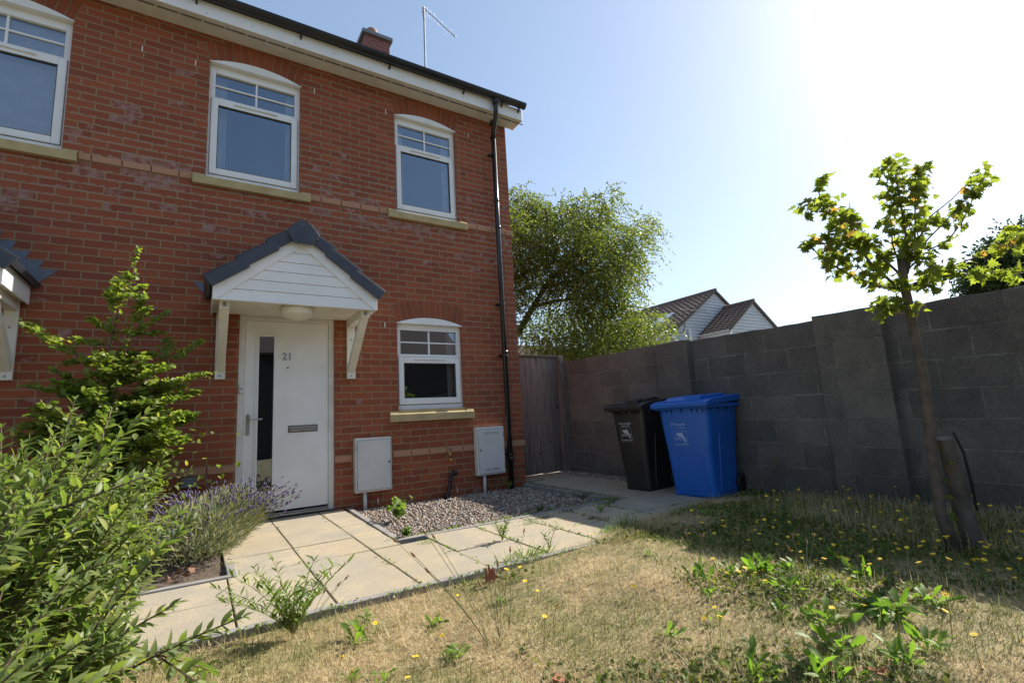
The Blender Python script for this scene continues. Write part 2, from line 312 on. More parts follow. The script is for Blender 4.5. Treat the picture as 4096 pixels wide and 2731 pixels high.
BEECH_BR=[(-4.44,-0.70,0.96,-4.85,-0.46,1.26),(-4.29,-0.70,0.83,-4.43,-0.77,0.95),(-4.26,-0.70,1.14,-4.41,-0.79,1.26),(-4.27,-0.70,1.40,-4.25,-0.87,1.57),(-4.28,-0.70,1.34,-4.32,-0.76,1.49),(-4.20,-0.70,1.51,-4.10,-0.65,1.58),(-4.20,-0.70,1.48,-4.09,-0.88,1.44),(-4.18,-0.70,1.58,-4.22,-0.77,1.64),(-4.15,-0.70,1.32,-4.09,-0.78,1.46),(-4.15,-0.70,1.25,-4.05,-0.83,1.37),(-4.18,-0.70,1.15,-3.96,-0.54,1.38),(-4.05,-0.70,0.83,-3.95,-0.47,0.96),(-3.94,-0.70,0.93,-3.92,-0.49,1.18),(-3.93,-0.70,0.95,-3.68,-0.70,1.13),(-4.16,-0.70,0.74,-3.61,-0.87,0.83),(-4.16,-0.70,0.64,-3.68,-0.74,0.69),(-4.08,-0.70,0.50,-3.71,-0.66,0.50),(-4.28,-0.70,0.65,-4.75,-0.73,0.75),(-4.28,-0.70,0.69,-4.64,-0.57,0.89),(-4.30,-0.70,0.51,-4.76,-0.57,0.48),(-4.29,-0.70,1.07,-4.52,-0.50,1.14),(-4.29,-0.70,1.02,-4.01,-0.69,1.01),(-4.29,-0.70,0.88,-3.95,-0.79,0.90),(-4.29,-0.70,0.97,-4.60,-0.49,0.95),(-4.22,-0.70,1.17,-3.98,-0.50,1.22),(-4.28,-0.70,0.74,-4.05,-0.84,0.96),(-4.20,-0.70,-0.09,-4.63,-0.49,-0.00),(-4.23,-0.70,0.14,-4.64,-0.71,0.36),(-4.26,-0.70,0.32,-4.29,-0.63,0.63),(-4.29,-0.70,0.26,-4.45,-0.79,0.50),(-4.27,-0.70,0.00,-4.49,-0.81,0.26),(-4.28,-0.70,0.56,-3.85,-1.02,0.62),(-4.27,-0.70,0.19,-3.87,-0.52,0.33),(-4.27,-0.70,0.50,-4.12,-0.38,0.73),(-4.29,-0.70,0.37,-3.78,-1.14,0.50),(-4.28,-0.70,0.42,-4.73,-0.56,0.59),(-4.27,-0.70,-0.10,-4.65,-0.35,0.19),(-4.24,-0.70,-0.01,-3.92,-0.72,0.02),(-4.22,-0.70,-0.46,-4.17,-0.57,-0.57),(-4.19,-0.70,-0.47,-4.59,-0.63,-0.43),(-4.28,-0.70,-0.01,-4.80,-0.65,0.21),(-4.19,-0.70,-0.47,-4.00,-1.03,-0.37),(-4.22,-0.70,-0.46,-4.17,-1.06,-0.16),(-4.19,-0.70,-0.40,-4.41,-0.79,-0.21),(-4.32,-0.70,0.74,-3.89,-0.88,0.88),(-4.25,-0.70,0.42,-4.40,-0.81,0.62),(-4.24,-0.70,-0.27,-4.58,-0.58,-0.08),(-4.24,-0.70,-0.46,-4.59,-0.86,-0.22),(-4.27,-0.70,0.48,-4.51,-0.84,0.69),(-4.20,-0.70,-0.24,-4.32,-1.13,-0.02),(-4.23,-0.70,0.13,-4.32,-0.93,0.30),(-4.28,-0.70,0.38,-4.74,-0.76,0.47),(-4.29,-0.70,0.59,-3.81,-0.57,0.78),(-4.30,-0.70,0.82,-4.09,-0.76,0.99),(-4.29,-0.70,0.15,-4.27,-0.88,0.29),(-4.27,-0.70,-0.40,-4.05,-0.54,-0.33),(-4.20,-0.70,-0.47,-4.27,-0.70,-0.26),(-4.21,-0.70,-0.46,-4.71,-0.70,-0.43),(-4.23,-0.70,0.01,-4.40,-1.10,0.25),(-4.18,-0.70,-0.47,-4.55,-0.71,-0.24),(-4.24,-0.70,-0.46,-4.70,-0.50,-0.38),(-4.27,-0.70,-0.18,-4.82,-0.66,0.14),(-4.26,-0.70,-0.19,-4.30,-0.62,0.06),(-4.27,-0.70,0.05,-4.34,-1.05,0.23),(-4.23,-0.70,0.13,-4.00,-0.70,0.26),(-4.28,-0.70,-0.04,-4.88,-0.39,0.17),(-4.25,-0.70,0.17,-4.06,-1.07,0.22),(-4.27,-0.70,-0.10,-4.71,-0.39,0.24),(-4.20,-0.70,-0.47,-4.42,-0.73,-0.27),(-4.31,-0.70,0.53,-3.88,-0.44,0.80),(-4.24,-0.70,-0.08,-4.64,-0.90,0.08),(-4.22,-0.70,-0.46,-4.37,-0.67,-0.38),(-4.24,-0.70,0.29,-4.71,-0.56,0.39),(-4.26,-0.70,0.24,-4.73,-0.47,0.47),(-4.26,-0.70,-0.06,-4.52,-0.67,0.16),(-4.30,-0.70,0.33,-3.97,-0.79,0.43),(-4.21,-0.70,-0.46,-4.73,-0.56,-0.33),(-4.23,-0.70,0.25,-4.67,-0.68,0.47),(-4.25,-0.70,-0.43,-4.83,-0.43,-0.13),(-4.22,-0.70,-0.46,-4.78,-0.59,-0.23),(-4.24,-0.70,-0.46,-4.52,-0.93,-0.35),(-4.29,-0.70,0.12,-4.19,-0.69,0.18),(-4.27,-0.70,-0.08,-4.11,-0.96,0.12),(-4.25,-0.70,-0.04,-4.50,-0.41,0.09),(-4.28,-0.70,0.48,-3.70,-0.77,0.51),(-4.26,-0.70,0.23,-3.92,-0.61,0.38),(-4.25,-0.70,0.33,-3.81,-1.07,0.35),(-4.24,-0.70,0.15,-4.26,-0.81,0.42),(-4.27,-0.70,0.40,-4.37,-1.13,0.46),(-4.23,-0.70,0.18,-4.59,-0.82,0.37),(-4.28,-0.70,0.93,-4.07,-0.57,1.00),(-4.20,-0.70,-0.30,-4.39,-1.04,0.04),(-4.19,-0.70,-0.27,-3.92,-0.52,-0.02),(-4.21,-0.70,-0.08,-4.40,-1.07,0.03),(-4.25,-0.70,-0.04,-4.47,-0.97,0.14),(-4.23,-0.70,-0.05,-4.09,-0.49,0.16),(-4.26,-0.70,-0.30,-4.86,-0.42,-0.01),(-4.30,-0.70,0.73,-3.95,-0.66,0.89),(-4.25,-0.70,-0.46,-4.26,-0.84,-0.22),(-4.22,-0.70,-0.46,-4.69,-0.37,-0.37),(-4.21,-0.70,0.03,-4.35,-0.52,0.15),(-4.18,-0.70,-0.47,-4.65,-1.15,-0.35),(-4.25,-0.70,0.21,-3.77,-0.99,0.33),(-4.24,-0.70,0.50,-4.04,-0.77,0.69),(-4.27,-0.70,-0.21,-4.62,-1.00,0.06),(-4.30,-0.70,0.61,-4.45,-0.62,0.73),(-4.21,-0.70,-0.12,-4.24,-0.47,0.17),(-4.26,-0.70,0.24,-3.95,-1.11,0.35),(-4.25,-0.70,-0.26,-4.62,-0.56,-0.01),(-4.22,-0.70,-0.46,-4.53,-0.83,-0.30),(-4.30,-0.70,0.38,-4.37,-0.52,0.58),(-4.28,-0.70,-0.08,-4.06,-1.03,0.11),(-4.25,-0.70,0.25,-4.32,-1.13,0.42),(-4.23,-0.70,0.39,-4.18,-0.38,0.64),(-4.24,-0.70,0.06,-4.39,-0.52,0.28),(-4.21,-0.70,0.15,-3.87,-1.07,0.23),(-4.27,-0.70,0.03,-4.69,-0.46,0.16),(-4.23,-0.70,-0.15,-3.92,-0.70,0.08),(-4.22,-0.70,0.31,-3.93,-0.86,0.57),(-4.28,-0.70,0.33,-4.28,-0.43,0.51),(-4.25,-0.70,0.18,-4.66,-0.55,0.49),(-4.30,-0.70,0.23,-4.26,-1.07,0.52),(-4.26,-0.70,0.21,-3.83,-1.00,0.29),(-4.20,-0.70,-0.13,-4.66,-0.69,0.17),(-4.27,-0.70,0.94,-4.35,-0.80,0.99),(-4.25,-0.70,0.58,-4.59,-0.36,0.73),(-4.23,-0.70,0.28,-3.92,-0.96,0.50),(-4.27,-0.70,0.47,-4.30,-0.59,0.73),(-4.34,-0.70,0.90,-4.26,-1.02,0.95),(-4.20,-0.70,-0.04,-4.10,-0.60,0.06),(-4.25,-0.70,0.27,-4.63,-0.50,0.55),(-4.25,-0.70,0.68,-4.61,-0.77,0.79),(-4.29,-0.70,0.57,-3.75,-0.94,0.64),(-4.27,-0.70,0.37,-4.58,-1.06,0.59),(-4.26,-0.70,0.49,-3.92,-0.67,0.57),(-4.26,-0.70,0.26,-3.81,-1.04,0.50),(-4.30,-0.70,0.81,-4.00,-0.47,0.89),(-4.23,-0.70,0.14,-4.79,-0.49,0.37),(-4.24,-0.70,0.51,-3.99,-0.44,0.57),(-4.21,-0.70,-0.04,-3.83,-0.51,0.21),(-4.28,-0.70,0.46,-4.58,-0.63,0.75),(-4.24,-0.70,0.52,-4.35,-0.85,0.75),(-4.29,-0.70,0.39,-4.25,-0.98,0.56),(-4.24,-0.70,0.48,-4.17,-0.81,0.59),(-4.32,-0.70,0.60,-4.38,-0.84,0.84),(-4.22,-0.70,0.01,-4.76,-0.52,0.31),(-4.20,-0.70,-0.09,-4.43,-1.05,0.18),(-4.26,-0.70,0.09,-4.41,-0.68,0.24),(-4.28,-0.70,0.58,-3.78,-0.39,0.78),(-4.30,-0.70,0.93,-4.33,-0.89,0.97),(-4.28,-0.70,0.76,-4.21,-0.39,1.06),(-4.21,-0.70,0.06,-4.73,-0.98,0.25),(-4.28,-0.70,0.07,-4.60,-0.89,0.35),(-4.28,-0.70,0.31,-4.37,-0.48,0.48),(-4.29,-0.70,0.29,-3.87,-0.63,0.36),(-4.22,-0.70,0.06,-4.78,-0.66,0.41),(-4.25,-0.70,-0.05,-4.43,-0.83,0.24),(-4.29,-0.70,0.14,-3.82,-0.88,0.33),(-4.27,-0.70,0.35,-3.72,-0.67,0.46),(-4.25,-0.70,0.43,-3.79,-0.52,0.49),(-4.27,-0.70,0.26,-3.86,-0.86,0.39),(-4.28,-0.70,0.56,-4.56,-0.55,0.78),(-4.27,-0.70,0.67,-4.28,-0.86,0.92),(-4.26,-0.70,0.81,-4.32,-0.93,0.88),(-4.28,-0.70,0.03,-4.38,-0.70,0.10),(-4.24,-0.70,-0.05,-4.40,-0.64,0.12),(-4.25,-0.70,0.56,-4.35,-1.03,0.69),(-4.25,-0.70,0.18,-4.37,-0.66,0.45),(-4.28,-0.70,0.68,-4.34,-0.46,0.89),(-4.24,-0.70,-0.09,-4.24,-0.82,0.18),(-4.24,-0.70,0.36,-4.73,-0.80,0.46),(-4.25,-0.70,0.37,-4.67,-0.83,0.54),(-4.25,-0.70,0.48,-4.02,-0.86,0.63),(-4.26,-0.70,0.28,-4.23,-1.07,0.33),(-4.29,-0.70,0.26,-3.96,-0.99,0.35),(-4.26,-0.70,0.25,-3.75,-0.73,0.29)]
MAPLE={'A':[(-0.336,-4.495,0.906),(-0.479,-4.431,1.057),(-0.589,-4.393,1.225),(-0.690,-4.355,1.368),(-0.749,-4.337,1.476),(-0.725,-4.371,1.571)],'B':[(-0.343,-4.491,0.911),(-0.468,-4.417,0.943),(-0.595,-4.349,1.016),(-0.708,-4.292,1.096),(-0.794,-4.256,1.198),(-0.829,-4.235,1.209)],'C':[(-0.347,-4.506,0.999),(-0.483,-4.446,1.145),(-0.591,-4.403,1.289),(-0.663,-4.372,1.366)],'D':[(-0.312,-4.526,0.989),(-0.319,-4.559,1.190),(-0.354,-4.574,1.385),(-0.380,-4.585,1.531),(-0.404,-4.588,1.629)],'E':[(-0.305,-4.532,0.996),(-0.278,-4.588,1.203),(-0.286,-4.622,1.405),(-0.256,-4.666,1.539),(-0.239,-4.693,1.618)],'F':[(-0.319,-4.524,1.005),(-0.213,-4.614,1.119),(-0.119,-4.684,1.168),(-0.054,-4.745,1.268),(-0.004,-4.802,1.401),(0.034,-4.846,1.503)],'G':[(-0.320,-4.527,1.022),(-0.216,-4.625,1.183),(-0.137,-4.693,1.274),(-0.045,-4.775,1.396),(0.007,-4.825,1.481)],'H':[(-0.321,-4.531,1.046),(-0.207,-4.655,1.311),(-0.113,-4.730,1.393),(-0.034,-4.798,1.484)],'I':[(-0.315,-4.507,0.901),(-0.201,-4.594,0.973),(-0.100,-4.669,1.023),(0.036,-4.765,1.069),(0.172,-4.863,1.124),(0.279,-4.944,1.189)],'J':[(-0.316,-4.510,0.917),(-0.167,-4.619,0.987),(-0.029,-4.704,0.970),(0.108,-4.794,0.976),(0.286,-4.912,0.996)],'K':[(-0.313,-4.493,0.820),(-0.383,-4.458,0.873),(-0.437,-4.415,0.829),(-0.471,-4.392,0.823)],'L':[(-0.333,-4.516,1.006),(-0.387,-4.512,1.171),(-0.390,-4.525,1.251),(-0.408,-4.533,1.349)],'M':[(-0.313,-4.497,0.845),(-0.265,-4.527,0.833),(-0.230,-4.544,0.807)],'O':[(-0.312,-4.492,0.812),(-0.367,-4.457,0.816),(-0.407,-4.423,0.771)],'trunk':[(-0.200,-4.479,0.363),(-0.241,-4.490,0.559),(-0.275,-4.499,0.721),(-0.300,-4.506,0.844),(-0.317,-4.509,0.917),(-0.330,-4.518,1.006),(-0.343,-4.525,1.091)]}
MAPLE_CL=[(-0.712,-4.351,1.583,0.020),(-0.924,-4.345,1.353,0.049),(-0.713,-4.316,1.449,0.049),(-0.760,-4.387,1.367,0.057),(-0.528,-4.326,1.365,0.065),(-0.559,-4.400,1.357,0.041),(-0.565,-4.424,1.303,0.033),(-0.758,-4.397,1.238,0.065),(-0.850,-4.282,1.181,0.049),(-0.747,-4.345,1.175,0.057),(-0.488,-4.336,1.243,0.065),(-0.542,-4.414,1.207,0.065),(-0.678,-4.312,1.119,0.049),(-0.591,-4.375,1.102,0.065),(-0.524,-4.466,1.166,0.041),(-0.413,-4.430,1.082,0.057),(-0.415,-4.490,1.097,0.041),(-0.634,-4.306,1.016,0.024),(-0.653,-4.264,1.086,0.033),(-0.424,-4.529,1.609,0.037),(-0.502,-4.612,1.593,0.041),(-0.245,-4.576,1.648,0.033),(-0.513,-4.588,1.499,0.041),(-0.252,-4.654,1.555,0.049),(-0.114,-4.656,1.640,0.033),(-0.220,-4.554,1.564,0.049),(-0.310,-4.658,1.461,0.057),(-0.430,-4.519,1.437,0.029),(-0.347,-4.543,1.426,0.049),(-0.398,-4.627,1.405,0.057),(-0.257,-4.667,1.417,0.033),(-0.343,-4.544,1.347,0.057),(-0.388,-4.620,1.300,0.057),(-0.186,-4.596,1.320,0.049),(-0.288,-4.467,1.353,0.033),(-0.523,-4.574,1.203,0.049),(-0.133,-4.545,1.242,0.065),(-0.355,-4.531,1.143,0.057),(-0.170,-4.568,1.175,0.049),(-0.296,-4.557,1.092,0.049),(-0.228,-4.604,1.069,0.049),(-0.328,-4.634,0.972,0.057),(-0.317,-4.581,0.948,0.049),(-0.311,-4.643,0.899,0.041),(-0.100,-4.650,0.986,0.049),(-0.051,-4.659,1.049,0.033),(-0.373,-4.509,0.962,0.033),(-0.345,-4.388,0.981,0.024),(-0.311,-4.372,0.866,0.041),(-0.466,-4.459,0.767,0.041),(-0.416,-4.475,0.817,0.041),(-0.345,-4.553,0.788,0.033),(-0.549,-4.454,0.983,0.041),(-0.321,-4.459,0.938,0.041),(-0.077,-4.660,1.306,0.016),(0.070,-4.701,1.334,0.020),(-0.086,-4.737,1.361,0.020),(-0.034,-4.813,1.416,0.024),(0.161,-4.812,1.575,0.041),(-0.109,-4.872,1.441,0.041),(-0.012,-4.804,1.477,0.024),(-0.191,-4.711,1.249,0.012),(-0.075,-4.643,1.155,0.020),(-0.107,-4.754,1.230,0.012),(-0.159,-4.793,1.315,0.012),(0.212,-4.735,1.005,0.049),(0.287,-4.777,0.984,0.041),(0.357,-4.825,0.952,0.041),(0.027,-4.860,1.087,0.041),(0.144,-4.907,1.181,0.041),(0.186,-4.907,1.128,0.024),(-0.025,-4.735,0.978,0.029),(-0.177,-4.662,1.287,0.020)]
BIGTREE=[(2.54,3.39,5.29,0.49,0.44,1.00),(2.91,3.61,4.90,0.68,0.58,1.00),(3.30,2.84,4.88,0.58,0.44,0.80),(3.82,2.49,5.06,0.49,0.34,0.70),(3.83,1.84,5.05,0.34,0.24,0.60),(2.90,2.26,4.09,0.78,0.58,1.00),(4.35,2.67,4.68,0.58,0.49,1.00),(4.14,1.69,3.98,0.54,0.49,0.90),(5.13,2.13,4.82,0.34,0.29,0.60),(2.64,3.42,3.93,0.58,0.49,0.70),(2.72,2.56,3.47,0.78,0.49,0.90),(3.29,1.94,3.36,0.78,0.58,1.00),(4.50,2.24,3.58,0.49,0.44,0.80),(2.68,3.39,3.09,0.44,0.29,0.35),(3.26,2.85,2.90,0.68,0.44,0.60),(3.80,2.44,2.85,0.58,0.49,0.90),(3.87,1.84,2.71,0.44,0.39,0.60),(3.31,3.64,2.46,0.58,0.39,0.60),(2.46,3.32,2.35,0.29,0.39,0.50),(4.01,3.20,2.41,0.68,0.49,1.00),(4.57,2.61,2.33,0.58,0.44,0.90),(5.09,2.15,2.37,0.44,0.29,0.70),(4.49,1.33,2.07,0.24,0.19,0.50),(2.65,2.52,1.74,0.49,0.29,0.80),(3.54,2.44,1.75,0.68,0.34,1.00),(4.95,2.76,1.95,0.49,0.29,0.90),(4.26,1.46,1.76,0.34,0.21,0.70),(2.25,2.58,1.83,0.39,0.24,0.50),(1.61,2.85,4.19,0.58,0.78,1.00),(1.63,3.19,2.95,0.58,0.78,0.80),(3.57,2.94,1.53,0.97,0.29,1.00)]
LIMBS=[[(2.29,3.44,2.21),(2.57,3.15,2.79),(2.76,2.95,3.19),(2.98,2.76,3.47),(3.32,2.47,3.81),(3.67,2.18,4.20),(3.79,1.95,4.97)],[(2.57,3.15,2.79),(3.00,2.86,2.88),(3.56,2.49,2.90),(4.23,2.10,2.70),(4.75,1.79,2.58)],[(2.76,2.95,3.19),(3.24,2.63,3.28),(3.69,2.30,3.48),(4.20,1.95,3.63),(4.38,1.70,4.33)],[(2.16,3.29,3.41),(2.47,3.07,3.57),(2.74,2.86,3.73),(2.90,2.68,4.13),(2.70,2.67,4.89)],[(1.67,3.69,3.03),(2.16,3.29,3.41),(2.28,3.15,3.76),(2.17,3.05,4.69)],[(1.73,3.98,1.24),(2.12,3.60,1.96),(2.29,3.44,2.21)]]
RTREE=[(14.95,-1.85,3.86,0.62,0.56,1.00),(16.33,-2.09,4.48,0.62,0.62,1.00),(15.28,-1.44,3.51,0.56,0.43,1.00),(15.94,-1.82,3.35,0.74,0.50,1.00),(16.77,-2.16,3.73,0.62,0.74,1.00),(14.75,-1.34,3.17,0.37,0.31,0.90)]
# ================================================================ ground
def gridsheet(name,xs,ys,zf,mat,kind,parent=None):
    V=[];F=[]
    for y in ys:
        for x in xs: V.append((x,y,zf(x,y)))
    nx=len(xs)
    for j in range(len(ys)-1):
        for i in range(nx-1): a=j*nx+i; F.append((a,a+1,a+1+nx,a+nx))
    me=D.meshes.new(name); me.from_pydata(V,[],F); me.polygons.foreach_set('use_smooth',[True]*len(F))
    return tag(link(name,me,mat,parent),kind=kind)
gridsheet('ground',[-400,-40,-7,1.2,40,400],[-400,-40,-9,1,40,400],lambda x,y:-.80,GROUND,'structure')
gridsheet('sub_base',[-7,1.25],[-3.2,1.2],lambda x,y:G(x,y)-.075,DIRT,'structure')
gridsheet('side_passage',[0.0,1.25],[.62,9],lambda x,y:-.545,CONC,'structure')
# paving: individual slabs with open joints
mb=MB()
def slab(x0,x1,y0,y1,g=.004,gy=.0035):
    dz=random.uniform(-.003,.003); t=random.uniform(-.002,.002)
    a,b,c,d=x0+g+random.uniform(0,.003),x1-g,y0+gy,y1-gy
    vs=[]
    for (x,y) in ((a,c),(b,c),(b,d),(a,d)):
        z=G(x,y)+dz+t*(1 if x==a else -1); vs.append((x,y,z-.06)); vs.append((x,y,z))
    mb.add(vs,[(1,3,5,7),(0,1,7,6),(2,3,1,0),(4,5,3,2),(6,7,5,4)])
rows=[-2.80,-2.335,-1.87,-1.395,-.92,-.445,.0]
for cx in (-3.50,-3.05):
    for a,b in zip(rows,rows[1:]): slab(cx,cx+.45,a,b)
slab_x=-2.60
for a,b in zip(rows[2:],rows[3:]): slab(-2.60,-2.375+.03*(a+1.87)/1.9,a,b)
for cx in (-2.60,-2.15,-1.70,-1.25,-.80,-.35):
    slab(cx,cx+.45,rows[0],rows[1])
    if cx<-2.2: slab(cx,cx+.45,rows[1],rows[2])
    else: slab(cx,cx+.45,rows[1],-1.765)
for cx in (.10,.55):
    x1=cx+.45 if cx<.5 else 1.12
    for a,b in zip([-2.80,-2.33,-1.765,-1.31,-.86,-.41,.04],[-2.33,-1.765,-1.31,-.86,-.41,.04,.47]): slab(cx,x1,a,b)
slab(-.03,.10,.04,.47)
for k in range(7):
    x1=-3.50-.45*k; slab(x1-.45,x1,-2.80,-2.345); slab(x1-.45,x1,-2.345,-1.90)
o=mb.build('path',SLAB,bevel=.004); tag(o,kind='structure')
# kerb edgings
mb=MB()
def edging(x0,y0,x1,y1,wd=.05,dz=.004,L=.9):
    n=max(1,round(math.hypot(x1-x0,y1-y0)/L)); d=Vector((x1-x0,y1-y0,0)).normalized(); q=Vector((-d.y,d.x,0))*wd/2
    for i in range(n):
        a=Vector((x0+(x1-x0)*i/n,y0+(y1-y0)*i/n,0))+d*.0015; b=Vector((x0+(x1-x0)*(i+1)/n,y0+(y1-y0)*(i+1)/n,0))-d*.0015
        vs=[]
        for p in (a-q,b-q,b+q,a+q):
            z=G(p.x,p.y)+dz; vs+= [(p.x,p.y,z-.12),(p.x,p.y,z)]
        mb.add(vs,[(1,3,5,7),(0,1,7,6),(2,3,1,0),(4,5,3,2),(6,7,5,4)])
edging(-7,-2.83,1.1,-2.83); edging(-2.345,-1.705,-2.29,-.012); edging(-2.36,-1.733,-.085,-1.733); edging(-.055,-1.76,-.055,-.04)
edging(-3.47,-1.60,-3.47,-1.86,.05,.012); edging(-7,-1.875,-3.445,-1.875,.05,.008)
tag(mb.build('kerb',CONC,bevel=.004),kind='structure')
# gravel bed
tag(gridsheet('gravel_base',[-2.32,-.08],[-1.71,0],lambda x,y:G(x,y)-.045,SOIL,'structure'))
gridsheet('flower_bed',list(np.linspace(-7,-3.5,30)),list(np.linspace(-1.85,0,16)),lambda x,y:G(x,y)-.02+.03*math.sin(x*9)*math.sin(y*11)*(x<-3.55),SOIL,'structure')
ico=bmesh.new(); bmesh.ops.create_icosphere(ico,subdivisions=1,radius=1); 
ITV=np.array([v.co[:] for v in ico.verts]); ITF=[tuple(v.index for v in f.verts) for f in ico.faces]; ico.free()
def stones(m,x0,x1,y0,y1,rmin,rmax,zo):
    pos=np.stack([rng.uniform(x0,x1,m),rng.uniform(y0,y1,m),np.zeros(m)],1); pos[:,2]=G(pos[:,0],pos[:,1])+zo+rng.uniform(-.006,.014,m)
    r=rmin+(rmax-rmin)*rng.random(m)**2.2
    return place(ITV,pos,frames(rdir(m),rdir(m)),np.stack([r*1.25,r,r*.7],1)),ITF,0
npm=[stones(9500,-2.31,-.09,-1.70,-.012,.008,.017,-.045),stones(900,.85,1.14,-1.4,.44,.008,.015,-.0)]
tag(npmesh('gravel',npm,GRAV,smooth=True),'multicoloured pea gravel filling the bed under the window','gravel',kind='stuff')
# lawn
def lawn_edge(x):
    return float(np.interp(x,[-7,-2.3,-1.9,-1.2,-.8,0,.6,1.16],[-2.865,-2.865,-2.84,-2.79,-2.68,-2.56,-2.47,-2.42]))
def lz(x,y):
    e=lawn_edge(x); t=min(1,max(0,(x+2.2)/1.2))
    b=.018*math.sin(3.1*x+1.7*y)+.012*math.sin(7.3*x-2)*math.sin(5.9*y+1)
    k=min(1,(e-y)/.35)
    return G(x,y)-.030+.042*t+ b*k+ .018*k
xs=np.linspace(-7,1.16,110); V=[];F=[]
ts=np.concatenate([np.linspace(0,1,60)**1.2*3.2,[4.5,7,14]])
for t in ts:
    for x in xs: y=lawn_edge(x)-t; V.append((x,y,lz(x,y)))
for j in range(len(ts)-1):
    for i in range(len(xs)-1): a=j*len(xs)+i; F.append((a,a+1,a+1+len(xs),a+len(xs)))
me=D.meshes.new('lawn'); me.from_pydata(V,[],F); me.polygons.foreach_set('use_smooth',[True]*len(F)); tag(link('lawn',me,LAWN),kind='structure')
lzv=np.vectorize(lz); lev=np.vectorize(lawn_edge)
def blades(m,x0,x1,dmax,hmin,hmax,w,lean,near=None,dmin=-.03):
    x=rng.uniform(x0,x1,m); d=dmin+rng.random(m)*(dmax-dmin); y=lev(x)-d
    if near is not None:      # fewer far from the camera
        dist=np.hypot(x+3.69,y+5.6); keep=rng.random(m)<np.clip(near/dist,0,1)**1.6; x=x[keep];y=y[keep]
    m=len(x); pos=np.stack([x,y,lzv(x,np.minimum(y,lev(x)))-.003],1)
    a=rng.uniform(0,2*math.pi,m); ln=lean*rng.random(m)**.8; dr=np.stack([np.cos(a)*ln,np.sin(a)*ln,np.ones(m)],1)
    sd=np.stack([-np.sin(a),np.cos(a),np.zeros(m)],1)
    tv=np.array([(0,-1,0),(0,1,0),(.5,-.8,.12),(.5,.8,.12),(.95,0,.42)]); tf=[(0,2,3,1),(2,4,3)]
    h=rng.uniform(hmin,hmax,m); Rm=frames(dr,np.cross(dr,sd)*rng.choice([-1,1],m)[:,None])
    return place(tv,pos,Rm,np.stack([h,np.full(m,w)*rng.uniform(.6,1.3,m),h*rng.uniform(-1,1.2,m)],1)),tf,0
ch=[blades(420000,-4.7,1.14,2.75,.014,.042,.0014,4.5,1.9),blades(26000,-4.6,1.14,2.6,.04,.085,.0013,1.3,2.6),
    blades(3500,-1.3,.5,.25,.02,.07,.0014,1.1,None,-.04),blades(6000,.0,1.14,2.3,.04,.15,.0013,.9,None,.55)]
tag(npmesh('grass',ch,GRASS),'short straw coloured dry lawn grass with green patches','grass',kind='stuff')
# ================================================================ house
H=empty('brick_house',(-3,0,-.55)); tag(H,'red brick two storey house with white windows and a white front door','house')
def hb(mbx,name,mats,parent=H,**k):
    o=mbx.build(name,mats,None,**k); o.parent=parent; o.matrix_parent_inverse=parent.matrix_world.inverted() if parent.type!='EMPTY' else Matrix.Translation(-parent.location)
    return o
def adopt(o,parent):
    o.parent=parent
    if parent.type=='EMPTY': o.matrix_parent_inverse=Matrix.Translation(-parent.location)
    return o
def arc(x0,x1,zs,rise,n=14):
    return [(x0+(x1-x0)*i/n, zs+rise*(1-((2*i/n-1)**2))) for i in range(n+1)]
WIN=[('upper',-3.7075,-2.8125,2.96,4.27,.085),('upper',-1.6875,-.835,2.955,4.265,.075),('upper',-5.7175,-4.8175,2.96,4.27,.085),('lower',-1.7125,-.858,.50,1.535,.078)]
DOOR=(-3.362,-2.432,-.53,1.54)
def fillwall(name,outer,holes,y0,th,mats,axis='y'):
    cu=D.curves.new(name,'CURVE'); cu.dimensions='2D'; cu.fill_mode='BOTH'; cu.extrude=th/2
    for poly in [outer]+holes:
        sp=cu.splines.new('POLY'); sp.points.add(len(poly)-1)
        for i,(a,b) in enumerate(poly): sp.points[i].co=(a,b,0,1)
        sp.use_cyclic_u=True
    ob=D.objects.new(name,cu); COL.objects.link(ob)
    dg=bpy.context.evaluated_depsgraph_get(); me=D.meshes.new_from_object(ob.evaluated_get(dg)); D.objects.remove(ob); D.curves.remove(cu)
    # (a,b,c) -> world
    M=Matrix(((1,0,0,0),(0,0,-1,y0+th/2),(0,1,0,0),(0,0,0,1))) if axis=='y' else Matrix(((0,0,-1,y0+th/2),(1,0,0,0),(0,1,0,0),(0,0,0,1)))
    me.transform(M); me.name=name
    bm=bmesh.new(); bm.from_mesh(me); bmesh.ops.remove_doubles(bm,verts=bm.verts,dist=1e-5); bmesh.ops.recalc_face_normals(bm,faces=bm.faces); bm.to_mesh(me); bm.free()
    return link(name,me,mats)
holes=[]
for k,x0,x1,z0,zs,rs in WIN: holes.append([(x1,z0),(x0,z0)]+arc(x0,x1,zs+.008,rs))
holes.append([(DOOR[0],DOOR[2]-.05),(DOOR[0],DOOR[3]),(DOOR[1],DOOR[3]),(DOOR[1],DOOR[2]-.05)])
adopt(fillwall('wall',[(-9,-.9),(0,-.9),(0,4.62),(-9,4.62)],holes,0,.10,BRICK),H)
adopt(fillwall('side_wall',[(.10,-.9),(8.2,-.9),(8.2,4.62),(4.15,7.55),(.10,4.62)],[],-.10,.10,BRICK,'x'),H)
mb=MB(); mb.box(-9,-.1,8.1,8.2,-.9,4.62); hb(mb,'back_wall',BRICK)
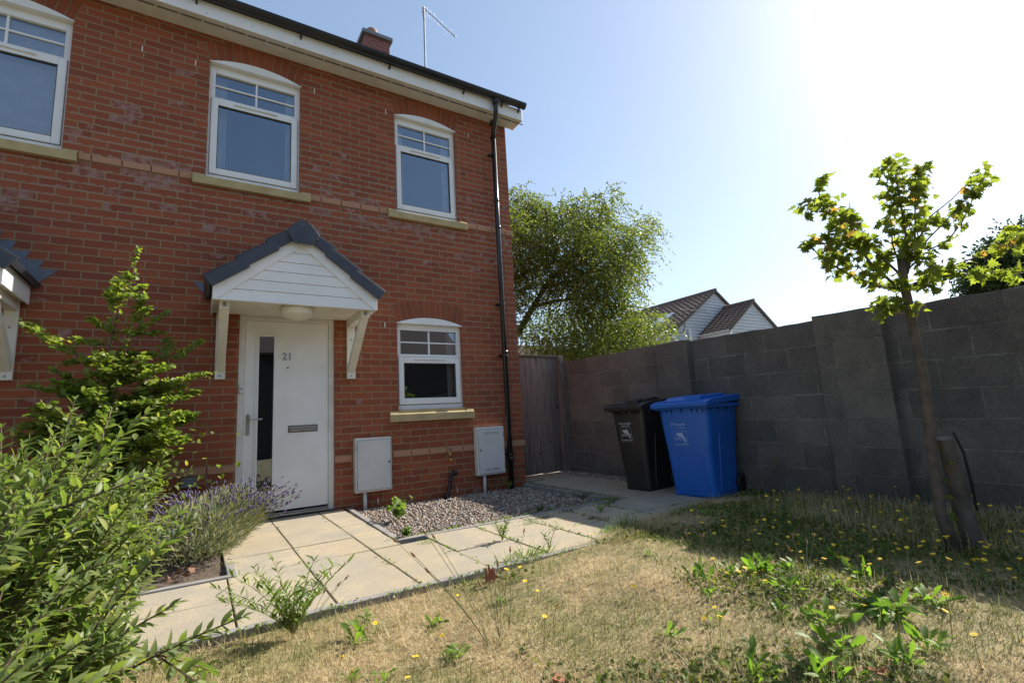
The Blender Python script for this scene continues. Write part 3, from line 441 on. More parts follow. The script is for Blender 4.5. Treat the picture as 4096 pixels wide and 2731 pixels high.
# string courses of buff brick standing proud
def course(mb,x0,x1,zc,ph,y0=-.014,y1=.02):
    k=math.ceil((x0-ph)/.225); xs_=[x0]+[ph+.225*i for i in range(k,k+60) if x0+.03<ph+.225*i<x1-.03]+[x1]
    for a,b in zip(xs_,xs_[1:]): mb.box(a+(.005 if a>x0 else 0),b-(.005 if b<x1 else 0),y0,y1,zc-.0325,zc+.0325)
mb=MB(); 
for a,b in ((-9,-5.83),(-4.70,-3.822),(-2.698,-1.797),(-.722,.014)): course(mb,a,b,2.925,-.1075)
course(mb,-9,-3.364,0,0,); course(mb,-2.43,.014,0,0)
o=hb(mb,'string_course',PALEB,bevel=.003)
mb=MB(); mb.box(0,.014,.02,8.1,2.8925,2.9575); mb.box(0,.014,.02,8.1,-.0325,.0325); hb(mb,'side_string_course',PALEB)
# arches
for i,(k,x0,x1,z0,zs,rs) in enumerate(WIN):
    mb=MB(); mb2=MB(); w_=x1-x0; n=round(w_/.072); cx=(x0+x1)/2; hh=.215
    r_=(w_*w_/4+rs*rs)/(2*rs); a_=math.asin(w_/2/r_); cz=zs+.008+rs-r_
    pts=[]
    amax=a_*1.0
    skew=.30      # ends lean outward like a skewback
    def PP(t,out):     # t -1..1
        x=cx+t*w_/2; z=cz+math.sqrt(max(r_*r_-(x-cx)**2,0)); 
        if out: x+=skew*t*hh*.9; z+=hh*math.cos(skew*t)
        return (x,z)
    for j in range(n):
        t0=-1+2*j/n; t1=-1+2*(j+1)/n; g=.0045/(w_/2)*1.0
        mb.prism([PP(t0+g,0),PP(t1-g,0),PP(t1-g,1),PP(t0+g,1)],'y',-.003,.012)
    ring=[PP(-1+2*j/n,0) for j in range(n+1)]+[PP(1-2*j/n,1) for j in range(n+1)]
    ring[0]=(ring[0][0]-.005,ring[0][1]); ring[-1]=(ring[-1][0]-.012,ring[-1][1])
    ring2=[(a,b) for a,b in ring]; mb2.prism(ring2,'y',-.0012,.01)
    mo=hb(mb2,'brick_arch',MORT); o=mb.build('arch_bricks',ARCHB,bevel=.002); o.parent=mo; o.matrix_parent_inverse=mo.matrix_parent_inverse.inverted() if 0 else Matrix(); o.matrix_parent_inverse=Matrix()
# windows
def window(x0,x1,z0,zs,rs,kind,blind=False):
    H_=zs-z0
    y0=.045
    if kind=='upper': ztb,ztc,zgt,zgb,zcb=z0+.94,z0+.915,z0+.845,z0+.125,z0+.055; ztop=zs-.085
    else: ztb,ztc,zgt,zgb,zcb=z0+.665,z0+.63,z0+.555,z0+.135,z0+.06; ztop=zs-.075
    fr=MB(); a,b=x0-.004,x1+.004; W=.058
    fr.box(a,a+W,y0,y0+.06,z0,zs+.005); fr.box(b-W,b,y0,y0+.06,z0,zs+.005)
    fr.box(a+W,b-W,y0,y0+.06,ztop,zs+.005); fr.box(a+W,b-W,y0,y0+.06,ztc-.01,ztb); fr.box(a+W,b-W,y0,y0+.06,z0,z0+.055)
    f=hb(fr,'window',PVC,bevel=.004)
    def sub(m,name,mat,**k):
        o=m.build(name,mat,None,**k); o.parent=f; o.matrix_parent_inverse=Matrix.Translation(-H.location).inverted()@Matrix.Translation(-H.location); return o
    c=MB(); ca,cb_=x0+.022,x1-.022; yc=y0-.014; wc=.066
    c.box(ca,ca+wc,yc,y0+.045,zcb,ztc); c.box(cb_-wc,cb_,yc,y0+.045,zcb,ztc); c.box(ca+wc,cb_-wc,yc,y0+.045,zgt,ztc); c.box(ca+wc,cb_-wc,yc,y0+.045,zcb,zgb)
    sub(c,'casement',PVC,bevel=.006)
    s_=MB(); u0,u1,v0_,v1_=ca-.004,cb_+.004,zcb-.005,ztc+.004
    for q in ((u0,u0+.02,v0_,v1_),(u1-.02,u1,v0_,v1_),(u0+.02,u1-.02,v0_,v0_+.02),(u0+.02,u1-.02,v1_-.02,v1_)): s_.box(q[0],q[1],y0-.003,y0+.03,q[2],q[3])
    sub(s_,'seal',DMET)
    s2=MB()
    for (u,v,p,q) in ((ca+wc,cb_-wc,zgb,zgt),): 
        t=.004; s2.box(u,u+t,yc-.001,y0+.03,p,q); s2.box(v-t,v,yc-.001,y0+.03,p,q); s2.box(u,v,yc-.001,y0+.03,q-t,q); s2.box(u,v,yc-.001,y0+.03,p,p+t)
    sub(s2,'gasket',SEAM)
    # ventilator on the casement head
    v=MB(); xm=(x0+x1)/2; vw=(x1-x0)*.225; zv=(zgt+ztc)/2+.002; v.box(xm-vw,xm+vw,yc-.014,yc,zv,zv+.012); v.box(xm-vw-.01,xm-vw,yc-.016,yc,zv-.006,zv+.014); v.box(xm+vw,xm+vw+.01,yc-.016,yc,zv-.006,zv+.014)
    sub(v,'ventilator',PVCD,bevel=.002)
    # glazing bars
    zm=(ztb+ztop)/2; gb=MB(); gb.box(xm-.009,xm+.009,y0+.012,y0+.03,ztb,ztop); gb.box(a+W,xm-.009,y0+.014,y0+.028,zm-.008,zm+.008); gb.box(xm+.009,b-W,y0+.014,y0+.028,zm-.008,zm+.008); sub(gb,'glazing_bar',PVC)
    g1=MB(); g1.add([(a+W,y0+.031,ztb),(b-W,y0+.031,ztb),(b-W,y0+.031,ztop),(a+W,y0+.031,ztop)],[(0,1,2,3)]); sub(g1,'pane',GLASS)
    g2=MB(); g2.add([(ca+wc,y0+.006,zgb),(cb_-wc,y0+.006,zgb),(cb_-wc,y0+.006,zgt),(ca+wc,y0+.006,zgt)],[(0,1,2,3)]); sub(g2,'pane',GLASS)
    # arched head panel over the straight frame
    hp=MB(); A=arc(x0+.002,x1-.002,zs+.006,rs-.003); hp.prism([(x0+.002,zs)]+A+[(x1-.002,zs)],'y',-.010,y0-.002); hp.box(x0-.008,x1+.008,-.018,y0-.002,zs-.004,zs+.004); sub(hp,'head_panel',PVC)
    # dark room behind
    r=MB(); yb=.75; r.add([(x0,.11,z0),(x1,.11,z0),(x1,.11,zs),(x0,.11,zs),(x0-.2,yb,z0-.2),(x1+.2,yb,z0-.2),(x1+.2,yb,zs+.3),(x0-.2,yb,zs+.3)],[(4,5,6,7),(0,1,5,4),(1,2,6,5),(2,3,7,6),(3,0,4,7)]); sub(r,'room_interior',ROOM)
    if blind:
        m=MB(); z=z0+.10
        while z<zs-.06:
            M_=Matrix.Translation((0,.125,z))@Matrix.Rotation(R(-62),4,'X'); m.box(x0+.02,x1-.02,-.012,.012,-.0006,.0006,M_); z+=.021
        sub(m,'blind',BLIND)
    else:
        m=MB()
        for a_,b_ in ((x0+.03,x0+(.17 if kind=='upper' else .10)),(x1-.13,x1-.03)):
            xs_=np.linspace(a_,b_,22); V=[]
            for x in xs_: yy=.19+.018*math.sin((x-a_)*150); V+=[(x,yy,z0+.03),(x,yy,zs-.02)]
            m.add(V,[(2*q,2*q+2,2*q+3,2*q+1) for q in range(21)])
        sub(m,'curtain',BLIND)
    return f
for i,(k,x0,x1,z0,zs,rs) in enumerate(WIN):
    f=window(x0,x1,z0,zs,rs,k,i==2)
    s_=MB(); e=.1125; sx0,sx1=x0-e,x1+e
    if k=='upper': zb,zt=2.85,2.958
    else: zb,zt=.362,.470; s_.box(x0,x1,-.012,.09,zt-.02,zt+.028)
    # sloped sill front with stooled ends
    def cs(y): return y
    s_.prism([(-.052,zb),(.08,zb),(.08,zt),(.0,zt-.001),(-.052,zt-.022)],'x',sx0,sx1)
    for a,b in ((sx0+.0005,x0-.012),(x1+.012,sx1-.0005)): s_.prism([(-.046,zt-.03),(.01,zt-.03),(.01,zt+.004),(-.03,zt+.004)],'x',a,b)
    o=hb(s_,'sill',SILL,bevel=.004)
# front door
dx0,dx1,dz0,dz1=DOOR
d=MB(); fy=.03; 
d.box(dx0,dx0+.058,fy-.005,fy+.07,dz0+.0,dz1); d.box(dx1-.058,dx1,fy-.005,fy+.07,dz0,dz1); d.box(dx0+.058,dx1-.058,fy-.005,fy+.07,dz1-.062,dz1)
DR=hb(d,'front_door',PVCD,bevel=.004)
def dsub(m,name,mat,**k):
    o=m.build(name,mat,None,**k); o.parent=DR; o.matrix_parent_inverse=Matrix(); return o
gx0,gx1,gz0,gz1=-3.175,-3.035,-.255,1.315
l=MB(); la,lb,lz0,lz1=dx0+.061,dx1-.061,-.452,1.475; yl=.040
l.box(la,gx0,yl,yl+.045,lz0,lz1); l.box(gx1,lb,yl,yl+.045,lz0,lz1); l.box(gx0,gx1,yl,yl+.045,gz1,lz1); l.box(gx0,gx1,yl,yl+.045,lz0,gz0)
dsub(l,'door_leaf',PVC)
t=MB()
for g_,yy,w2 in ((0,.026,.016),(.016,.032,.018)):
    a,b,c,e_=gx0-g_,gx1+g_,gz0-g_,gz1+g_
    t.box(a-w2,a,yy,.041,c-w2,e_+w2); t.box(b,b+w2,yy,.041,c-w2,e_+w2); t.box(a,b,yy,.041,e_,e_+w2); t.box(a,b,yy,.041,c-w2,c)
dsub(t,'glazing_moulding',PVC,bevel=.003)
g_=MB(); g_.add([(gx0,.05,gz0),(gx1,.05,gz0),(gx1,.05,gz1),(gx0,.05,gz1)],[(0,1,2,3)]); dsub(g_,'glass_panel',GLASS)
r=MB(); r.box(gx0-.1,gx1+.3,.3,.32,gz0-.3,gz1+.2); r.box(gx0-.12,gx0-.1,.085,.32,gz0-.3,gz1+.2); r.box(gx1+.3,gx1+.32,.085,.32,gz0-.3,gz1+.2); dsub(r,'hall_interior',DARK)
h=MB(); hx=-3.262; 
h.prism([(hx-.016,.32),(hx-.010,.308),(hx+.010,.308),(hx+.016,.32),(hx+.016,.505),(hx+.010,.517),(hx-.010,.517),(hx-.016,.505)],'y',.030,.0405); h.lathe([(.011,0),(.011,.03)],(0,0,0),16,Matrix.Translation((hx,.032,.463))@Matrix.Rotation(R(90),4,'X')); h.tube([(hx,.0,.463),(hx+.012,-.006,.463),(hx+.125,-.006,.463)],.0075,10)
dsub(h,'door_handle',METAL,bevel=.001)
lbm=MB(); lbm.box(-2.889,-2.601,.033,.041,.312,.382); dsub(lbm,'letter_box_frame',BLACK,bevel=.002)
lbm=MB(); lbm.box(-2.880,-2.610,.026,.034,.345,.374); lbm.box(-2.880,-2.610,.028,.034,.320,.342); lbm.box(-2.880,-2.610,.024,.034,.326,.331); dsub(lbm,'letter_plate',METAL,bevel=.0015)
pp=MB(); pp.lathe([(.010,0),(.010,.004),(.006,.005)],(0,0,0),16,Matrix.Translation((-2.901,.041,.986))@Matrix.Rotation(R(90),4,'X')); dsub(pp,'peephole',DMET)
def text(name,s,size,M,mat,parent,ext=.002,align='CENTER',bold=0,sx=1):
    cu=D.curves.new(name,'FONT'); cu.body=s; cu.size=size; cu.align_x=align; cu.align_y='CENTER'; cu.extrude=ext; cu.offset=bold; cu.resolution_u=3
    ob=D.objects.new(name,cu); COL.objects.link(ob); dg=bpy.context.evaluated_depsgraph_get(); dg.update()
    me=D.meshes.new_from_object(ob.evaluated_get(dg)); D.objects.remove(ob); D.curves.remove(cu)
    me.materials.clear()
    me.transform(Matrix.Scale(sx,4,(1,0,0))); me.transform(M); me.name=name
    return link(name,me,mat,parent)
RX=Matrix(((1,0,0,0),(0,0,-1,0),(0,1,0,0),(0,0,0,1)))     # text upright facing -y
text('door_number','21',.105,Matrix.Translation((-2.908,.037,1.105))@RX,METAL,DR,.0035,bold=.0015)
th=MB(); th.box(dx0+.05,dx1-.05,-.004,.10,-.505,-.487); th.box(dx0+.062,dx1-.062,.02,.038,-.482,-.472); dsub(th,'threshold',METAL,bevel=.002)
th=MB(); th.box(dx0+.0,dx1-.0,-.012,.10,-.56,-.506); dsub(th,'door_step',BLACK)
# ---- eaves
mb=MB(); mb.box(-9,.118,-.262,.0-.001,4.578,4.590); sf=hb(mb,'soffit',PVCD)
mb=MB(); x=-8.98
while x<.05:
    mb=MB()
    for i in range(17): mb.box(x+i*.0108,x+i*.0108+.0062,-.196,-.170,4.5755,4.5785)
    x+=.2; o=mb.build('soffit_vent',DARK); o.parent=sf; o.matrix_parent_inverse=Matrix()
mb=MB(); mb.box(-9,.120,-.276,-.262,4.566,4.735); mb.box(.118,.132,-.276,.0,4.566,4.735); mb.box(-9,.118,-.262,-.258,4.566,4.578); o=hb(mb,'fascia',PVC,bevel=.002)
mb=MB()
for x in np.arange(-8.8,.1,.42): mb.lathe([(.006,0),(.005,.003)],(0,0,0),8,Matrix.Translation((x,-.276,4.60+.03*((int(x*50))%2)))@Matrix.Rotation(R(90),4,'X'))
p_=mb.build('fixing_nail',SEAM); p_.parent=o; p_.matrix_parent_inverse=Matrix()
mb=MB(); cy,cz_,rg=-.336,4.772,.056
prof=[(cy+rg*math.cos(t),cz_+rg*math.sin(t)) for t in np.linspace(math.pi,2*math.pi,11)]+[(cy+(rg-.004)*math.cos(t),cz_+(rg-.004)*math.sin(t)) for t in np.linspace(2*math.pi,math.pi,11)]
mb.prism(prof,'x',-9,.135); mb.box(-9,.135,cy-rg-.004,cy-rg+.004,cz_-.004,cz_+.006)
capp=[(cy+(rg+.003)*math.cos(t),cz_+(rg+.003)*math.sin(t)) for t in np.linspace(math.pi,2*math.pi,13)]; mb.prism(capp,'x',.134,.142)
gt=hb(mb,'gutter',BLACK)
mb=MB()
for x in (-7.4,-6.2,-5.05,-3.85,-2.86,-1.84,-.82,-.22,.06):
    c1=[(cy+(rg+.007)*math.cos(t),cz_+(rg+.007)*math.sin(t)) for t in np.linspace(math.pi*1.0,2*math.pi,13)]; mb.prism(c1+[(cy+rg-.002,cz_+.008),(cy-rg-.002,cz_+.008)],'x',x-.013,x+.013)
    mb.prism([(-.277,4.70),(-.277,4.665),(-.295,4.68),(-.34,4.72)],'x',x-.009,x+.009)
    p_=mb.build('gutter_bracket',BLACK); p_.parent=gt; p_.matrix_parent_inverse=Matrix(); mb=MB()
# downpipe
mb=MB(); mb.lathe([(.045,.0),(.045,.07)],(-.345,-.33,4.655),16); mb.tube([(-.345,-.33,4.70),(-.345,-.33,4.60),(-.335,-.31,4.50),(-.285,-.14,4.36),(-.262,-.085,4.28)],.034,16)
mb.tube([(-.262,-.085,4.31),(-.262,-.078,3.0),(-.272,-.078,-.585)],.034,18)
for z in (4.50,4.28,3.32,2.93,1.18,-.2): mb.tube([(-.263,-.079,z),(-.263,-.079,z+.045)],.039,16)
dp=hb(mb,'downpipe',BLACK,smooth=True)
mb=MB()
for z in (4.05,1.86,1.16,-.12): mb.box(-.325,-.20,-.03,0,z-.012,z+.012); mb.tube([(-.262,-.078,z-.014),(-.262,-.078,z+.014)],.040,16)
p_=mb.build('pipe_clip',BLACK); p_.parent=dp; p_.matrix_parent_inverse=Matrix()
# roof, chimney
RT=simple('roof_tile',(.10,.06,.045),.8,(.07,.045,.035),9)
mb=MB(); yA,zA,yB,zB=-.34,4.79,4.15,7.76; nc=17
for i in range(nc):
    t0,t1=i/nc,(i+1)/nc; mb.prism([(yA+(yB-yA)*t0,zA+(zB-zA)*t0+.012),(yA+(yB-yA)*t1,zA+(zB-zA)*t1),(yA+(yB-yA)*t1,zA+(zB-zA)*t1-.05),(yA+(yB-yA)*t0,zA+(zB-zA)*t0-.04)],'x',-9,.10)
mb.prism([(4.15,7.76),(8.6,4.75),(8.6,4.69),(4.15,7.70)],'x',-9,.10); mb.tube([(-9,4.15,7.76),(.11,4.15,7.76)],.1,10)
rf=hb(mb,'roof',RT)
CHB=brickmat('chimney_brick',(.24,.085,.07),(.17,.06,.052),(.42,.37,.32),u0=22.5-.10,v0=7.5375,efflo=False,ms=.004)
mb=MB(); mb.box(-1.005,-.475,3.6,4.35,7.3,8.505); ch_=hb(mb,'chimney',CHB)
def csub(m,name,mat,par=ch_,**k):
    o=m.build(name,mat,None,**k); o.parent=par; o.matrix_parent_inverse=Matrix(); return o
mb=MB(); mb.box(-1.065,-.415,3.54,4.41,8.505,8.585); csub(mb,'chimney_cap',GREYP,bevel=.005)
mb=MB(); mb.lathe([(.125,0),(.12,.04),(.105,.06),(.105,.32),(.12,.335),(.12,.375),(.09,.375),(.088,.1)],(-.74,3.98,8.585),24); csub(mb,'chimney_pot',simple('clay_pot',(.33,.19,.15),.7),smooth=True)
# weep vents
mb=MB()
for x,z in ((-4.29,4.19),(-3.84,4.20),(-2.66,4.275),(-1.80,4.275),(-.62,4.275),(-1.86,1.50)):
    mb.box(x-.005,x+.005,-.0015,.004,z-.03,z+.03)
for x,z in ((-1.97,-.49),(-1.0,-.49)): mb.box(x-.005,x+.005,-.0015,.004,z-.03,z+.03)
hb(mb,'weep_vent',PVCD)
# ---- porch canopies
TAN=.817
def canopy(cx,full=True):
    P=empty('porch_canopy',(cx,0,1.5)); P.parent=H; P.matrix_parent_inverse=Matrix.Translation(-H.location)
    def sub(m,name,mat,**k):
        o=m.build(name,mat,None,**k); o.parent=P; o.matrix_parent_inverse=Matrix.Translation((-cx,0,-1.5)); return o
    yf=-.70; hw=.727
    # shiplap boards
    m=MB(); zb=1.512; nb=6; hB=.1
    for i in range(nb):
        z0=zb+i*hB; z1=min(z0+hB-.004,2.085); 
        w0=.70-(z0-zb)/TAN; w1=.70-(z1-zb)/TAN
        if w0<.01: break
        w1=max(w1,.002)
        m.add([(cx-w0,yf+.012,z0),(cx+w0,yf+.012,z0),(cx+w1,yf+.0165,z1),(cx-w1,yf+.0165,z1),(cx-w0,yf+.04,z0),(cx+w0,yf+.04,z0),(cx+w1,yf+.04,z1),(cx-w1,yf+.04,z1)],[(0,1,2,3),(7,6,5,4),(0,4,5,1),(3,2,6,7)])
    m.prism([(cx-.70,zb-.01),(cx+.70,zb-.01),(cx,2.09)],'y',yf+.028,yf+.05)
    sub(m,'gable_board',PVC)
    m=MB()
    for sg in (-1,1):
        m.prism([(cx+sg*hw,1.50),(cx+sg*hw,1.665),(cx,1.665+hw*TAN),(cx,2.085),(cx+sg*(hw-.045),1.515),(cx+sg*(hw-.045),1.50)],'y',yf,yf+.02)
    m.box(cx-.018,cx+.018,yf-.004,yf,2.075,2.155); m.box(cx-.70,cx+.70,yf+.004,yf+.03,1.50,1.513)
    sub(m,'barge_board',PVC,bevel=.002)
    m=MB()
    for sg in (-1,1):
        a,b=sorted((cx+sg*hw,cx+sg*(hw-.014))); m.box(a,b,yf+.02,-.001,1.503,1.672)
    sub(m,'side_fascia',PVC,bevel=.002)
    m=MB(); m.box(cx-hw+.016,cx+hw-.016,yf+.03,-.001,1.526,1.534)
    for i in range(6): m.box(cx-hw+.02,cx+hw-.02,yf+.05+i*.105,yf+.05+i*.105+.098,1.521,1.526)
    sub(m,'ceiling_board',CREAM)
    m=MB()
    for sg in (-1,1):
        a,b=sorted((cx+sg*(hw-.022),cx+sg*(hw-.065))); m.box(a,b,yf+.03,-.001,1.455,1.520) if 0 else None
    # tiles
    T=MB(); L=.355; ang=math.atan(TAN)
    for sg in (-1,1):
        for i in range(3):
            s0=-.045+i*.313; s1=s0+L if i<2 else .905
            def Q(s,off): # along slope from eave tip, off normal
                x=hw-s*math.cos(ang)-0; z=1.668+s*math.sin(ang); return (cx+sg*(x+off*math.sin(ang)),z+off*math.cos(ang))
            lift=.034 if i<3 else 0
            T.prism([Q(s0,.012),Q(s0,.055),Q(s1,.035),Q(s1,.003)],'y',yf-.012,-.004)
            T.prism([Q(s0,-.045),Q(s0,.066),Q(s1,.034),Q(s1,-.066)],'y',yf-.041+.002*i,yf-.0115+.0007*i)
            T.prism([Q(s0,.066),Q(s0,.078),Q(s1,.046),Q(s1,.034)],'y',yf-.040+.002*i,yf+.03+.001*i)
    sub(T,'roof_tile',SLATE,bevel=.004)
    m=MB(); za=1.668+hw*TAN
    rp=[(-.135,za-.115),(-.150,za-.06),(-.105,za+.0),(-.045,za+.062),(.045,za+.062),(.105,za+.0),(.150,za-.06),(.135,za-.115)]
    m.prism([(cx+a,b) for a,b in rp],'y',yf-.05,-.003)
    rd=sub(m,'ridge_tile',SLATE,bevel=.004)
    m=MB(); ep=[(-.140,za-.07),(-.125,za-.045),(-.05,za+.05),(-.02,za+.062),(.02,za+.062),(.05,za+.05),(.125,za-.045),(.140,za-.07),(.085,za-.175),(-.085,za-.175)]
    m.prism([(cx+a,b) for a,b in ep],'y',yf-.062,yf-.049)
    m.box(cx-.06,cx+.06,yf-.0635,yf-.061,za-.033,za-.029); m.box(cx-.045,cx+.045,yf-.0635,yf-.061,za-.075,za-.071)
    sub(m,'ridge_end_cap',SLATE,bevel=.002)
    m=MB()
    for a,b in ((0,.02),(-.095,-.055),(.095,-.055),(.075,.03)): m.lathe([(.006,0),(.004,.004)],(0,0,0),8,Matrix.Translation((cx+a,yf-.061,za+b))@Matrix.Rotation(R(90),4,'X'))
    sub(m,'fixing_screw',METAL)
    # stepped lead flashing on the brickwork
    m=MB()
    for sg in (-1,1):
        pl=[(.74,1.665)]; 
        for k in range(8):
            z=1.825+.075*k; tp=.888-(z-1.825)/TAN; pl+=[(tp,z),(tp-.125,z)]
        pl+=[(.10,2.36),(.10,2.20),(.70,1.60)]
        m.prism([(cx+sg*a,b) for a,b in pl],'y',-.006,-.001)
    sub(m,'lead_flashing',LEAD)
    # brackets
    for sg in (-1,1):
        a,b=sorted((cx+sg*.585,cx+sg*.675)); m=MB()
        m.box(a,b,-.035,-.001,.862,1.520)
        m.box(a+.004,b-.004,-.60,-.035,1.440,1.520)
        m.prism([(-.036,.935),(-.036,.995),(-.545,1.440),(-.60,1.440),(-.60,1.405)] ,'x',a+.006,b-.006) if 0 else m.prism([(-.036,.93),(-.036,1.03),(-.50,1.441),(-.585,1.441)],'x',a+.006,b-.006)
        br=sub(m,'bracket',CREAM,bevel=.004)
        m=MB(); 
        for z in (.895,1.30): m.lathe([(.010,0),(.008,.006),(.003,.008)],(0,0,0),10,Matrix.Translation(((a+b)/2,-.035,z))@Matrix.Rotation(R(90),4,'X'))
        m.box((a+b)/2-.012,(a+b)/2+.012,-.608,-.60,1.46,1.50)
        sub(m,'bracket_bolt',METAL)
    return P
canopy(-2.89); canopy(-5.657)
# ================================================================ fixtures on the wall
o=MB().lathe([(.140,0),(.150,-.02),(.150,-.075),(.138,-.085),(.132,-.088),(.10,-.110),(.05,-.124),(.005,-.128)],(-2.895,-.50,1.5205),36).build('ceiling_lamp',LAMPG,smooth=True)
tag(o,'round opal lamp fixed under the porch ceiling above the white door','lamp')
o=MB().box(-3.349,-3.312,-.004,.024,.728,.812).build('doorbell',BOXW,bevel=.004); tag(o,'small white doorbell push on the left door frame','doorbell')
b=MB().lathe([(.008,0),(.008,.004)],(0,0,0),14,Matrix.Translation((-3.330,-.004,.768))@Matrix.Rotation(R(90),4,'X')).build('bell_button',DMET,o)
o=MB().prism([(-3.80,-.135),(-3.672,-.135),(-3.675,-.05),(-3.685,-.045),(-3.785,-.045),(-3.793,-.05)],'y',-.05,-.015).build('junction_box',GREYP,bevel=.006); tag(o,'grey plastic box low on the brick wall behind the lavender','box')
def meter(x0,x1,z0,z1,vents,knobx,label):
    E=empty('meter_box',((x0+x1)/2,0,z0),label=label,cat='meter box')
    T_=Matrix.Translation((-(x0+x1)/2,0,-z0))
    def sub(m,name,mat,par=E,**k):
        o=m.build(name,mat,None,**k); o.parent=par; o.matrix_parent_inverse=T_ if par is E else Matrix(); return o
    sub(MB().box(x0,x1,-.092,0,z0,z1),'case',BOXW,bevel=.014,seg=3)
    ix0,ix1,iz0,iz1=x0+.022,x1-.018,z0+.022,z1-.028
    sub(MB().box(ix0-.004,ix1+.004,-.0935,-.088,iz0-.004,iz1+.004),'door_seam',SEAM,bevel=.004)
    d=sub(MB().box(ix0,ix1,-.100,-.09,iz0,iz1),'door',BOXW,bevel=.005)
    sub(MB().lathe([(.011,0),(.011,.005),(.005,.006),(.004,.003)],(0,0,0),16,Matrix.Translation((knobx,-.1,(z0+z1)/2+.015))@Matrix.Rotation(R(90),4,'X')),'lock',DMET)
    h=MB(); hx=ix0-.008 if knobx>(x0+x1)/2 else ix1+.002
    for z in (z0+.07,z1-.13): h.box(hx,hx+.008,-.099,-.09,z,z+.05)
    sub(h,'hinge',GREYP)
    if vents:
        v=MB()
        for z in (iz1-.045,iz1-.062,iz0+.035,iz0+.052):
            xm=(ix0+ix1)/2+(.01 if z>0 else .0)
            v.box(xm-.10,xm-.005,-.1015,-.099,z,z+.005); v.box(xm+.008,xm+.10,-.1015,-.099,z,z+.005)
        sub(v,'vent_slot',SEAM)
    return E,sub
E1,s1=meter(-2.238,-1.835,-.372,.205,False,-1.869,'larger plain white meter box between the front door and the ground floor window')
s1(MB().tube([(-2.127,-.05,-.37),(-2.127,-.05,-.60)],.020,14),'cable_pipe',BOXW,smooth=True)
E2,s2=meter(-.752,-.352,-.350,.240,True,-.708,'smaller white meter box with slotted vents beside the black downpipe')
s2(MB().tube([(-.645,-.05,-.35),(-.648,-.05,-.60)],.019,14),'cable_pipe',BOXW,smooth=True)
m=MB(); m.tube([(-1.128,0,-.030),(-1.128,-.05,-.034),(-1.120,-.085,-.045),(-1.112,-.092,-.085)],[.016,.014,.013,.011],12); m.lathe([(.02,0),(.02,.006)],(0,0,0),14,Matrix.Translation((-1.128,0,-.03))@Matrix.Rotation(R(90),4,'X'))
T=m.build('outdoor_tap',BRASS,smooth=True); tag(T,'small brass garden tap on the wall between the meter boxes','tap')
m=MB(); m.tube([(-1.122,-.055,-.03),(-1.10,-.06,.002)],.005,8); m.tube([(-1.115,-.05,.003),(-1.075,-.07,.012)],.006,8); m.build('tap_lever',DMET,T)
MB().tube([(-1.112,-.092,-.083),(-1.110,-.093,-.102)],[.014,.013],12).build('hose_connector',BLACK,T); MB().tube([(-1.110,-.093,-.102),(-1.109,-.093,-.125)],[.010,.009],12).build('hose_tail',YELL,T)
m=MB(); m.tube([(-1.045,0,-.28),(-1.045,-.07,-.28)],.026,16); m.tube([(-1.06,-.055,-.28),(-1.10,-.058,-.285),(-1.112,-.062,-.33),(-1.125,-.066,-.42),(-1.172,-.085,-.52),(-1.20,-.09,-.555)],.0215,16); m.tube([(-1.20,-.09,-.535),(-1.185,-.11,-.565),(-1.15,-.12,-.575),(-1.14,-.12,-.64)],.024,16)
m.tube([(-1.118,-.064,-.345),(-1.122,-.065,-.375)],.026,14); m.tube([(-1.178,-.088,-.528),(-1.192,-.09,-.55)],.027,14)
o=m.build('waste_pipe',BLACK,smooth=True); tag(o,'bent black plastic waste pipe running down the wall into the gravel','pipe')
# tv aerial
m=MB(); m.tube([(-.10,2.6,6.3),(-.085,2.6,8.66)],.019,10)
A=m.build('tv_aerial',METAL); tag(A,'thin metal television aerial on a mast above the gutter','aerial')
m=MB(); a=Vector((-.10,2.58,8.68)); b=Vector((.80,2.97,8.69)); dd=(b-a).normalized(); up=Vector((0,0,1)); sd_=dd.cross(up)
for s_ in (-.012,.012): m.tube([a+sd_*s_,b+sd_*s_],.006,6)
m.tube([b-sd_*.02,b+sd_*.02],.012,6); m.tube([a-sd_*.03,a+sd_*.03],.018,8); m.tube([a,a+Vector((0,0,-.09))],.02,8)
m.build('boom',METAL,A)
m=MB(); 
for i in range(14):
    p=a+(b-a)*(.12+.062*i); L=.13-.004*i; m.tube([p+up*(L*.9),p-up*(L*.9)],.0013,4) 
m.build('element',METAL,A)
MB().tube([a+Vector((0,0,-.02)),a+Vector((-.05,-.02,-.1)),a+Vector((-.03,-.02,-.22)),a+Vector((.01,-.02,-.3))],.004,6).build('cable',BLACK,A)
# ================================================================ gate
WOODM,n_,p_=newmat('fence_wood'); co_=objco(n_); mp=N(n_,'ShaderNodeMapping'); mp.inputs['Scale'].default_value=(14,14,1.1); n_.links.new(co_,mp.inputs[0])
g_=N(n_,'ShaderNodeNewGeometry'); c_=ramp(n_,noise(n_,mp.outputs[0],2.5,6,.7),[(.3,(.10,.08,.07)),(.55,(.20,.165,.145)),(.75,(.29,.25,.22))])
c_=mix(n_,1.0,c_,ramp(n_,g_.outputs['Random Per Island'],[(0,(.72,.72,.74)),(1,(1.2,1.15,1.1))]),'MULTIPLY')
c_=mix(n_,ramp(n_,noise(n_,co_,14,2,.5),[(.71,(0,0,0)),(.74,(.8,.8,.8))]),c_,(.03,.022,.02))
n_.links.new(c_,p_.inputs['Base Color']); p_.inputs['Roughness'].default_value=.85; bump(n_,p_,noise(n_,mp.outputs[0],6,6,.7),.5,.004)
GA=empty('timber_gate',(.5,.5,-.5),label='weathered grey close boarded gate between the house and the block wall',cat='gate')
TG=Matrix.Translation((-.5,-.5,.5))
def gs(m,name,mat,**k):
    o=m.build(name,mat,None,**k); o.parent=GA; o.matrix_parent_inverse=TG; return o
m=MB(); x=.02; i=0
